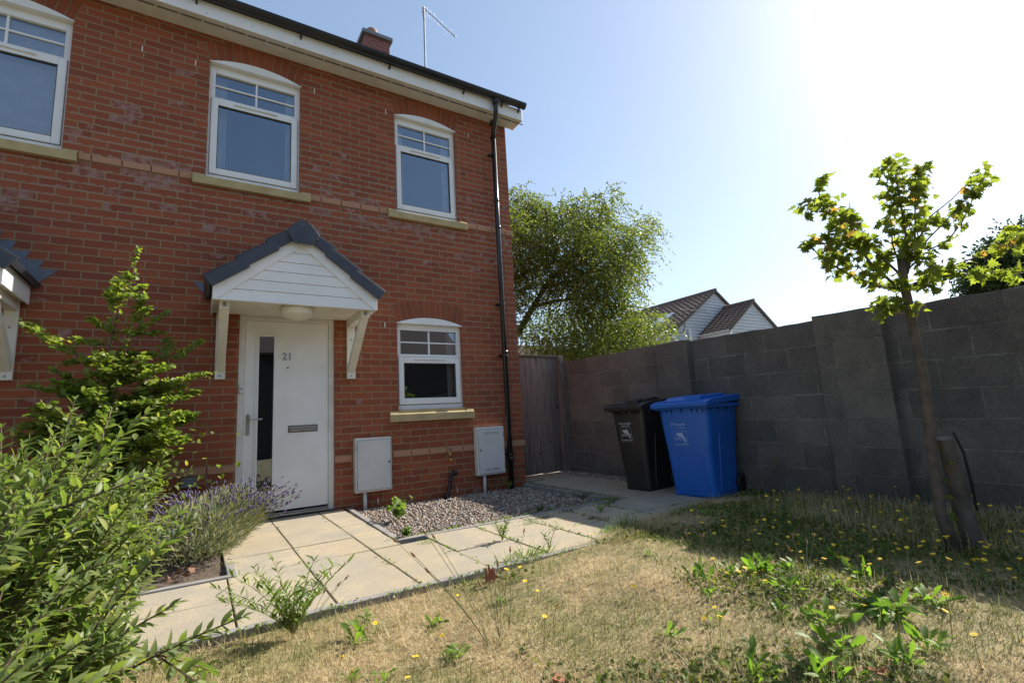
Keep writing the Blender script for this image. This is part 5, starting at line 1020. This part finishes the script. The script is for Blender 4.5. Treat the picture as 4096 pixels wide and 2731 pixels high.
tuft((-2.21,-1.97,-.556),40,.05,WEEDL,'small grass tuft in the path joint in front of the gravel corner',.045,.02,1)
tuft((-1.89,-2.79,-.570),80,.09,WEEDL,'grass tuft overhanging the kerb on the sunlit side of the shadow',.12,.03,.8)
tuft((-.84,-2.66,-.567),60,.11,WEEDL,'upright grass tuft on the shaded lawn edge, the right hand of two',.04,.03,.6)
tuft((-1.03,-2.68,-.567),90,.07,WEEDL,'wide grass tuft on the shaded lawn edge, the left hand of two',.07,.03,.8)
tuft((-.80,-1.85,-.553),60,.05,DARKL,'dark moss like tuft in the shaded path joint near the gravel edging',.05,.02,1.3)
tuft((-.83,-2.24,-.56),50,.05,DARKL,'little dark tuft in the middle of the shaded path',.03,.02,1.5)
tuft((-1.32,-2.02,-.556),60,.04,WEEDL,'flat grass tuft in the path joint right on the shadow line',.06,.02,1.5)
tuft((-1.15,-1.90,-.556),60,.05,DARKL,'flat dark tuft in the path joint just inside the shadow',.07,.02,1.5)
tuft((-2.62,-2.30,-.56),30,.03,WEEDL,'tiny tuft at a crossing of paving joints in the sunlit path',.03,.02,1.5)
tuft((-3.47,-1.57,-.545),40,.04,WEEDL,'tiny tuft at the edging corner below the lavender',.03,.02,1.5)
# tall wiry stems with seed heads
def wiry(loc,tips,label):
    s_=MB();hd=MB()
    for (x,y,z) in tips:
        md=(x*.15+rng.uniform(-.02,.02),y*.15,z*.35); t=np.linspace(0,1,9); q=bez(A_((0,0,0)),A_(md),A_((x,y,z)),t); s_.tube(q,.0012,5); d=q[-1]-q[-2]; d/=np.linalg.norm(d); hd.tube([q[-1],q[-1]+d*.012,q[-1]+d*.03],[.002,.0055,.002],6)
    o=s_.build('wiry_weed',GTWIG,loc=loc); tag(o,label,'weed'); hd.build('seed_head',DRYL,o)
wiry((-2.667,-3.699,-.59),[(-.30,.20,.42),(-.24,.15,.36),(-.17,.20,.43),(-.12,.22,.40),(-.20,.10,.30)],'tall wiry weed with bare curved stems and dry heads in the sunlit lawn')
wiry((-2.59,-3.658,-.59),[(-.01,.06,.24),(.02,.05,.23),(.06,.09,.25),(-.05,.05,.20)],'short straight wiry weed in the sunlit lawn right of the tall curved one')
wiry((-2.52,-3.62,-.59),[(.10,.12,.28),(.22,.18,.34),(.03,.1,.2)],'wiry weed leaning right in the sunlit lawn')
wiry((-3.20,-2.98,-.58),[(.16,.06,.15),(.12,.05,.13),(.05,.02,.12)],'fine dry weed stem at the kerb beside the bushy weed')
# dandelion rosettes: each its own thing
dl=leaf([.02,.05,.03,.09,.05,.13,.10,.17,.14,.09,0],.25,.35,.0)
def rosette(n,s,flat=.5):
    a=np.arange(n)*2.4+rng.uniform(0,.5,n); a=a+rng.normal(size=n)*.5; d=nrm(np.stack([np.cos(a),np.sin(a),rng.uniform(.0,1.5,n)*flat*2],1)); p=np.zeros((n,3)); p[:,:2]=rng.normal(size=(n,2))*s*.28
    o=npmesh('dandelion_plant',[(place(dl[0]*np.array([1,.8,1]),p,frames(d,nrm(np.array([0,0,1.])+rng.normal(size=(n,3))*.5)),s*rng.uniform(.35,1.15,n)),dl[1],0)],ROSL); return o
ros=[(-1.477,-3.819,9,.13,1.0,'upright dandelion clump at the left end of the sunlit weed row'),(-1.217,-3.979,22,.13,.8,'dense broad dandelion clump in the middle of the lawn beside the shadow'),(-1.345,-4.20,14,.11,.8,'dandelion clump below the dense one in the sunlit lawn'),(-1.10,-4.08,12,.10,.8,'dandelion leaves touching the shadow on the lawn'),(-.90,-4.32,16,.13,.5,'dark dandelion rosette inside the wall shadow'),(-1.25,-4.55,26,.16,.28,'very large flat rosette with shiny pale leaves near the bottom right'),(-1.50,-4.42,12,.12,.6,'rosette left of the shiny leaved one'),
 (-2.02,-4.43,8,.13,.9,'ragged dandelion at the bottom of the lawn left of the tall leaves'),(-1.86,-4.60,14,.14,.9,'dandelion with tall upright leaves near the bottom edge'),(-1.70,-4.55,14,.12,.7,'dandelion between the tall leaved one and the large flat one'),(-1.62,-4.72,12,.12,.6,'dandelion at the bottom edge next to the red leaves'),(-2.02,-4.08,7,.08,.5,'small flat dandelion alone in the straw coloured lawn'),(-1.80,-4.12,3,.09,1.2,'single upright dandelion leaf cluster in dry lawn'),
 (-3.19,-3.62,6,.07,1.0,'small upright seedling near the bottom left of the lawn'),(-3.08,-3.66,7,.07,.9,'pair of bright upright leaves at the bottom of the left lawn'),(-2.97,-3.03,8,.08,.5,'flat dark weed rosette close to the kerb'),(-2.73,-3.31,7,.10,.5,'loose rosette behind the tall wiry stems'),(-3.07,-3.27,6,.12,1.1,'upright lone leafed weed between bushy weed and wiry stems'),(-2.78,-3.62,14,.08,.4,'low dark green rosette in front of the wiry stems'),
 (-2.36,-3.30,10,.05,1.0,'little dark grass green rosette in the middle lawn'),(-.80,-3.35,9,.09,.5,'dark rosette in the shaded lawn near the pier'),(-.2,-2.95,10,.10,.5,'dark rosette in the shade at the foot of the block wall'),(-1.35,-3.35,7,.07,.6,'small rosette at the edge of shade behind the weed row'),
 (-1.60,-3.95,7,.08,.9,'small dandelion between the upright clump and the single leaf cluster'),(-1.32,-3.88,9,.10,1.0,'dandelion joining the upright clump to the dense one'),(-1.05,-3.86,9,.09,.9,'dandelion at the right end of the sunlit weed row'),(-1.18,-4.32,9,.09,.8,'dandelion above the very large flat rosette'),(-1.52,-4.25,7,.08,.8,'small dandelion in straw below the weed row'),(-1.05,-4.62,10,.11,.6,'dandelion right of the very large flat rosette'),(-1.45,-4.75,10,.11,.7,'dandelion at the very bottom right of the large orange leaf'),(-2.15,-4.62,9,.11,.8,'dandelion at the bottom edge left of the tall leaved one'),(-.62,-4.05,11,.10,.5,'dark flat rosette in the shade left of the sapling'),(-.35,-3.75,11,.10,.5,'dark rosette in the shade behind the sapling'),(-2.75,-4.05,6,.07,.8,'small seedling at the bottom centre of the lawn')]
for x,y,n,s,fl_,lb in ros:
    o=rosette(int(n*2.4),s*.78,fl_*.9); o.location=(x,y,lz(x,y)+.005); o.rotation_euler=(0,0,rng.uniform(0,6)); tag(o,lb,'dandelion','dandelion plants in the lawn')
# dry seed stems
wiry((-1.45,-3.78,-.58),[(-.05,.03,.20),(-.01,.04,.22),(.07,.02,.20),(.12,.04,.19),(.03,.0,.14)],'dry pale seed stalks above the left end of the weed row')
wiry((-1.05,-4.12,-.59),[(-.06,.03,.16),(0,.04,.20),(.08,.02,.17),(.12,.04,.15),(.18,.03,.18)],'yellowish tangled stalks at the shadow edge')
wiry((1.0,-2.62,-.56),[(-.05,-.1,.24),(.02,-.2,.34),(.04,-.28,.40),(-.1,0,.18)],'dead brown stalk at the foot of the block wall right of the blue bin')
# hawkbit flowers: separate things sharing three meshes
def flower(h):
    s_=MB(); s_.tube([(0,0,0),(.006,.003,h*.6),(0,0,h)],.0014,4,cap=False); me=s_
    v=[];f=[]; n=13
    o=s_.build('hawkbit_flower',GTWIG); m=MB(); M0=Matrix.Translation((0,0,h))@Matrix.Rotation(R(14),4,'X')
    for k in range(n):
        a=2*math.pi*k/n; 
        for (r_,z_) in ((.0125,.002),):
            c,s=math.cos(a),math.sin(a); m.add([M0@Vector((0,0,.001)),M0@Vector((c*r_-s*.003,s*r_+c*.003,.004)),M0@Vector((c*r_*1.1,s*r_*1.1,.003)),M0@Vector((c*r_+s*.003,s*r_-c*.003,.004))],[(0,1,2,3)])
    m.lathe([(.0035,-.006),(.005,.0),(.004,.0045)],(0,0,0),8,M0)
    c=m.build('flower_head',YELL); c.parent=o; return o
protos=[flower(.075),flower(.115),flower(.16)]
FL=[]
while len(FL)<270:
    u=rng.random()
    if u<.62: x=rng.uniform(-.9,1.05); y=rng.uniform(-5.0,-3.0)
    elif u<.82: x=rng.uniform(-1.6,.2); y=rng.uniform(-5.1,-3.9)
    else: x=rng.uniform(-3.3,-1.3); y=rng.uniform(-4.6,-3.0)
    if u>=.82 and rng.random()<.35: continue
    if math.hypot(x+3.69,y+5.6)<1.1: continue
    FL.append((x,y))
FG='yellow flowers scattered over the lawn'
for i,(x,y) in enumerate(FL):
    shade = x>-.95
    k=int(rng.integers(0,3)); pr=protos[k]
    if i<3: o=protos[i]; 
    else:
        o=pr.copy(); COL.objects.link(o)
        for c in pr.children: d=c.copy(); COL.objects.link(d); d.parent=o; d.matrix_parent_inverse=Matrix()
    s_=rng.uniform(.6,.95); o.location=(x,y,lz(x,y)); o.rotation_euler=(rng.uniform(-.3,.3),rng.uniform(-.3,.3),rng.uniform(0,6)); o.scale=(s_,s_,s_*rng.uniform(.8,1.2))
    tag(o,'small yellow flower on a thin stem in the weedy lawn','flower',FG)
COVL=leafmat('cover_leaf',(.05,.075,.02),(.15,.19,.045),(.24,.22,.08),.35,.6,.2,.2)
# low green clutter between the weeds, denser towards the wall and the near right
m=60000; x=rng.uniform(-2.6,1.1,m); d=rng.random(m)*2.6+.05; y=lev(x)-d
f_=np.sin(2.3*x+1.1*y)+np.sin(3.7*y-1.9*x+2)+np.sin(5.1*x+4.4*y+1); kp=(f_+ (x+1.9)*.85 - (d<.5)*.8 > rng.uniform(-.6,1.6,m)); x=x[kp];y=y[kp];m=len(x)
p=np.stack([x,y,lzv(x,y)+rng.uniform(.004,.022,m)],1); d3=nrm(rdir(m)*np.array([1,1,.5])+np.array([0,0,.25])); V=place(broad[0],p,frames(d3,nrm(np.array([0,0,1.])+rng.normal(size=(m,3))*.5)),rng.uniform(.008,.028,m))
m2=[]
for (xa,ya,xb,yb,k) in [(-3.05,-2.8,-3.05,0,26),(-2.60,-2.8,-2.60,0,40),(-2.15,-2.8,-2.15,-1.76,30),(-1.70,-2.8,-1.70,-1.76,40),(-1.25,-2.8,-1.25,-1.76,90),(-.80,-2.8,-.80,-1.76,90),(-.35,-2.8,-.35,-1.76,80),(-2.2,-2.33,.4,-2.33,90),(-2.36,-1.70,-.1,-1.70,260),(-2.3,-.02,-.1,-.02,60),(-4.5,-2.86,-1.2,-2.86,300),(-.06,-1.7,-.06,-.2,60),(1.1,-1.4,1.1,.4,90),(-3.5,-1.9,-3.5,-2.8,20)]:
    t=rng.random(k); cl_=np.floor(t*9)/9+rng.normal(size=k)*.02; t=np.where(rng.random(k)<.7,cl_,t); q=np.stack([xa+(xb-xa)*t,ya+(yb-ya)*t,np.zeros(k)],1)+rng.normal(size=(k,3))*np.array([.012,.012,0]); q[:,2]=G(q[:,0],q[:,1])+rng.uniform(.0,.012,k); m2.append(q)
m2=np.concatenate(m2); k=len(m2); V2=place(broad[0],m2,frames(nrm(rdir(k)*np.array([1,1,.6])+np.array([0,0,.3])),rdir(k,1.5)),rng.uniform(.008,.022,k))
tag(npmesh('joint_moss',[(V2,broad[1],0)],WEEDL),'tiny green growth in the paving joints and along the kerbs','moss',kind='stuff')
tag(npmesh('ground_cover',[(V,broad[1],0)],COVL),'tiny green weed leaves spreading through the dry grass','ground cover',kind='stuff')
# fallen leaves
def fallen(x,y,s,mat,label,cat='leaf',z=None,n=1,group=None):
    d=nrm(rdir(n)*np.array([1,1,.3])); o=npmesh('fallen_leaf',[(place(mt if s>.04 else bt,rng.normal(size=(n,3))*.012,frames(d,nrm(np.array([0,0,1.])+rng.normal(size=(n,3))*.6)),np.full(n,s)),mf if s>.04 else bf,0)],mat,loc=(x,y,z if z is not None else lz(x,y)+.015)); tag(o,label,cat,group)
for i,(x,y) in enumerate([(-3.84,-1.62),(-3.80,-1.70),(-3.74,-1.60),(-3.70,-1.72),(-3.78,-1.76),(-3.66,-1.63),(-3.88,-1.70),(-3.72,-1.67)]): fallen(x,y,.046,DRYL,'curled brown dead leaf lying on the soil below the lavender','leaf',G(x,y)+.02,1,'brown leaves on the bed')
fallen(-2.29,-3.02,.09,REDL,'orange brown curled leaf standing by the kerb',z=-.54)
fallen(-2.60,-4.01,.06,REDL,'reddish leaf at the bottom centre of the lawn'); fallen(-1.70,-4.66,.09,REDL,'large orange leaf at the bottom right of the lawn'); fallen(-1.83,-4.58,.06,REDL,'dark red leaf beside the large orange one'); fallen(-1.28,-3.98,.035,REDL,'tiny red leaf in the dense dandelion clump')
# thin loose cable by the gate
MB().tube([(.05,.30,-.505),(.02,.1,-.505),(.12,-.02,-.508),(.26,.02,-.506),(.33,.05,-.506)],.003,5).build('loose_cable',BLACK); tag(D.objects['loose_cable'],'thin dark cable lying in a loop on the paving by the gate','cable')
m=MB(); m.tube([(-.87,-.004,-.29),(-.86,-.006,-.36),(-.82,-.006,-.385),(-.74,-.006,-.375),(-.66,-.03,-.36)],.003,5); o=m.build('earth_wire',GTWIG); tag(o,'thin green wire looped on the brickwork under the vented meter box','wire')
# ================================================================ houses beyond
FT,n_,p_=newmat('brown_roof_tile'); p_.inputs['Roughness'].default_value=.8
n_.links.new(mix(n_,noise(n_,objco(n_),3,4),(.105,.068,.052),(.19,.135,.11)),p_.inputs['Base Color'])
WB=simple('white_weatherboard',(.55,.56,.58),.6,(.50,.51,.53),2)
def tiled_slope(m,xr,zr,xe,ze,y0,y1,nc,tile=.30,amp=.028):
    """courses of rolled tiles from ridge (xr,zr) to eave (xe,ze), ridge along y"""
    nt_=int(abs(y1-y0)/tile); sub_=4; ys=np.linspace(y0,y1,nt_*sub_+1)
    dx,dz=xe-xr,ze-zr; L=math.hypot(dx,dz); nxv=(-dz/L*np.sign(dx)*1.0,abs(dx)/L)
    for c in range(nc):
        t0,t1=c/nc,(c+1)/nc+.01; rowsv=[]
        for t,off in ((t0,.0),(t1,.05),(t1,.01)):
            rowsv.append([(xr+dx*t+nxv[0]*(off+(amp*math.sin(2*math.pi*i/sub_)+amp)*(1 if off>.005 or t==t0 else .2)),y,zr+dz*t+nxv[1]*(off+(amp*math.sin(2*math.pi*i/sub_)+amp)*(1 if off>.005 or t==t0 else .2))) for i,y in enumerate(ys)])
        nn=len(ys); m.add(rowsv[0]+rowsv[1]+rowsv[2],[(r_*nn+i,r_*nn+i+1,(r_+1)*nn+i+1,(r_+1)*nn+i) for r_ in (0,1) for i in range(nn-1)])
FH=empty('boarded_house',(18,9,-.8),label='white weatherboarded house with brown tiled roofs beyond the block wall',cat='house'); TF=Matrix.Translation((-18,-9,.8))
def fs_(m,name,mat,par=FH,**k):
    o=m.build(name,mat,None,**k); o.parent=par; o.matrix_parent_inverse=TF if par is FH else Matrix(); return o
def gable(xr,zr,xl,zl,y,yb,boards=.155,zb=-.8):
    xw=xr+(xr-xl); m=MB(); sl=(zr-zl)/(xr-xl)
    m.prism([(xl+.12,zb),(xw-.12,zb),(xw-.12,zl+.05),(xr,zr-.12),(xl+.12,zl+.05)],'y',y+.06,y+.2); m.box(xl+.12,xl+.2,y+.2,yb,zb,zl); m.box(xw-.2,xw-.12,y+.2,yb,zb,zl)
    z=zl-1.4
    while z<zr-.1:
        z1=z+boards; 
        def hw(zz): return (xr-xl-.12) if zz<zl else max((zr-.1-zz)/sl,.01)
        m.add([(xr-hw(z),y+.02,z),(xr+hw(z),y+.02,z),(xr+hw(z1),y+.05,z1),(xr-hw(z1),y+.05,z1),(xr-hw(z),y+.07,z),(xr+hw(z),y+.07,z)],[(0,1,2,3),(0,4,5,1)]); z=z1
    w_=fs_(m,'weatherboard_wall',WB)
    m=MB(); tiled_slope(m,xr,zr,xl-.15,zl-.12,y-.05,yb,15); tiled_slope(m,xr,zr,xw+.15,zl-.12,y-.05,yb,15)
    r_=fs_(m,'roof',FT)
    m=MB(); m.tube([(xr,y-.08,zr+.04),(xr,yb,zr+.04)],.09,8); fs_(m,'ridge',FT,r_)
    m=MB(); 
    for sg in (-1,1): m.prism([(xr,zr+.06),(xr+sg*(xr-xl+.16),zl-.10),(xr+sg*(xr-xl+.16),zl-.19),(xr,zr-.06)],'y',y-.07,y+.03)
    fs_(m,'verge',simple('mortar_verge',(.16,.13,.11),.9),r_)
    m=MB(); m.box(xl-.10,xl-.02,y-.02,yb,zl-.30,zl-.12); m.prism([(xl-.20+.06*math.cos(t),zl-.10+.06*math.sin(t)) for t in np.linspace(math.pi,2*math.pi,8)],'y',y-.05,yb); m.box(xl-.02,xl+.13,y+.01,yb,zl-.31,zl-.27); m.box(xl-.05,xl+.15,y-.0,y+.05,zl-.32,zl+.02)
    fs_(m,'fascia',PVC)
    return w_,r_
gable(18.3,6.2,14.75,3.92,9.3,15.5); w2,r2=gable(18.87,5.32,16.78,3.90,7.72,9.28)
m=MB(); m.tube([(15.55,9.2,3.2),(15.35,9.15,3.55)],.04,8); m.box(15.85,16.0,9.22,9.30,3.2,4.05); fs_(m,'soil_pipe',PVC)
m=MB(); q=[(16.15,11.9),(16.15,10.9)]
sl_=(6.2-3.92)/(18.3-14.75)
def onr(x): return 6.2-(18.3-x)*sl_+.14
m.add([(15.6,10.55,onr(15.6)),(15.6,11.45,onr(15.6)),(16.6,11.45,onr(16.6)),(16.6,10.55,onr(16.6)),(15.6,10.55,onr(15.6)-.1),(15.6,11.45,onr(15.6)-.1),(16.6,11.45,onr(16.6)-.1),(16.6,10.55,onr(16.6)-.1)],[(0,1,2,3),(0,4,5,1),(1,5,6,2),(2,6,7,3),(3,7,4,0)]); fs_(m,'skylight',simple('skylight_glass',(.5,.52,.55),.05,spec=1))
m=MB(); m.tube([(15.1,9.2,3.85),(15.28,9.15,3.9),(15.38,9.1,4.1),(15.38,9.1,4.95)],.025,8); 
o=m.build('roof_aerial',SEAM); tag(o,'small aerial on a bent pole against the white boarded gable','aerial')
m=MB(); m.tube([(15.2,9.12,4.98),(17.0,8.9,4.95)],.015,5)
for i in range(20): x=15.4+.08*i; m.tube([(x,9.1-.0098*i,4.86),(x,9.1-.0098*i,5.06)],.006,3)
for z in (4.85,4.93,5.02,5.1): m.tube([(14.98,9.3,z),(15.12,8.95,z)],.01,4)
m.build('boom',SEAM,o)
# low tiled house glimpsed behind the gate
LH=empty('tiled_house',(8,14,-.8),label='brick house with a low brown tiled roof glimpsed behind the gate and tree',cat='house'); TL_=Matrix.Translation((-8,-14,.8))
m=MB(); 
nr=16
for c in range(nr):
    t0,t1=c/nr,(c+1)/nr+.01; xs_=np.linspace(2,13,38*4); r0=[];r1=[];r2_=[]
    for i,x in enumerate(xs_):
        wv=.03*math.sin(2*math.pi*i/4)+.03; r0.append((x,15.5-4.2*t0,4.1-2.3*t0+wv)); r1.append((x,15.5-4.2*t1,4.1-2.3*t1+.05+wv)); r2_.append((x,15.5-4.2*t1,4.1-2.3*t1))
    nn=len(xs_); m.add(r0+r1+r2_,[(r_*nn+i,r_*nn+i+1,(r_+1)*nn+i+1,(r_+1)*nn+i) for r_ in (0,1) for i in range(nn-1)])
o=m.build('roof',FT); o.parent=LH; o.matrix_parent_inverse=TL_
m=MB(); m.box(2.3,12.7,11.8,15,-.8,1.9); o=m.build('wall',BRICK); o.parent=LH; o.matrix_parent_inverse=TL_
# house across the road, seen only as a reflection in the glass
OH=empty('terraced_house',(-4,-20,-.8),label='brown roofed brick house across the road reflected in the ground floor window',cat='house'); TO=Matrix.Translation((4,20,.8))
m=MB(); m.box(-16,9,-27,-20,-.8,4.2); o=m.build('wall',simple('dark_brick',(.055,.04,.035),.9)); o.parent=OH; o.matrix_parent_inverse=TO
m=MB(); m.prism([(-19.6,4.1),(-23.5,7.2),(-27.4,4.1),(-27.4,4.0),(-23.5,7.0),(-19.6,4.0)],'x',-16.3,9.3); o=m.build('roof',RT); o.parent=OH; o.matrix_parent_inverse=TO
for x in (-13,-9.5,-6,-2.5,1,4.5):
    for z in (.2,2.6):
        m=MB(); m.box(x-.55,x+.55,-20,-19.96,z,z+1.2); f=m.build('window',PVC); f.parent=OH; f.matrix_parent_inverse=TO
        m=MB(); m.box(x-.48,x-.04,-19.958,-19.95,z+.08,z+1.12); m.box(x+.04,x+.48,-19.958,-19.95,z+.08,z+1.12); g=m.build('pane',DARK); g.parent=f

# parts that come in several pieces become one object each
def split(o):
    me=o.data; bm=bmesh.new(); bm.from_mesh(me); bm.verts.ensure_lookup_table(); seen=set(); comps=[]
    for v in bm.verts:
        if v.index in seen: continue
        st=[v];seen.add(v.index);c=[]
        while st:
            a=st.pop(); c.append(a.index)
            for e in a.link_edges:
                b=e.other_vert(a)
                if b.index not in seen: seen.add(b.index); st.append(b)
        comps.append(set(c))
    if len(comps)<2: bm.free(); return
    for i,c in enumerate(comps):
        b2=bmesh.new(); b2.from_mesh(me); b2.verts.ensure_lookup_table(); bmesh.ops.delete(b2,geom=[v for v in b2.verts if v.index not in c],context='VERTS')
        n_=me.copy(); b2.to_mesh(n_); b2.free()
        if i==0: first=n_; continue
        d=o.copy(); d.data=n_; COL.objects.link(d)
    o.data=first; bm.free()
for o in list(D.objects):
    if o.type=='MESH' and o.name.split('.')[0] in ('string_course','side_string_course','side_fascia','weep_vent','bracket_bolt','fixing_screw','hinge','glazing_bar_','cross_rail','fixing_nail'): split(o)
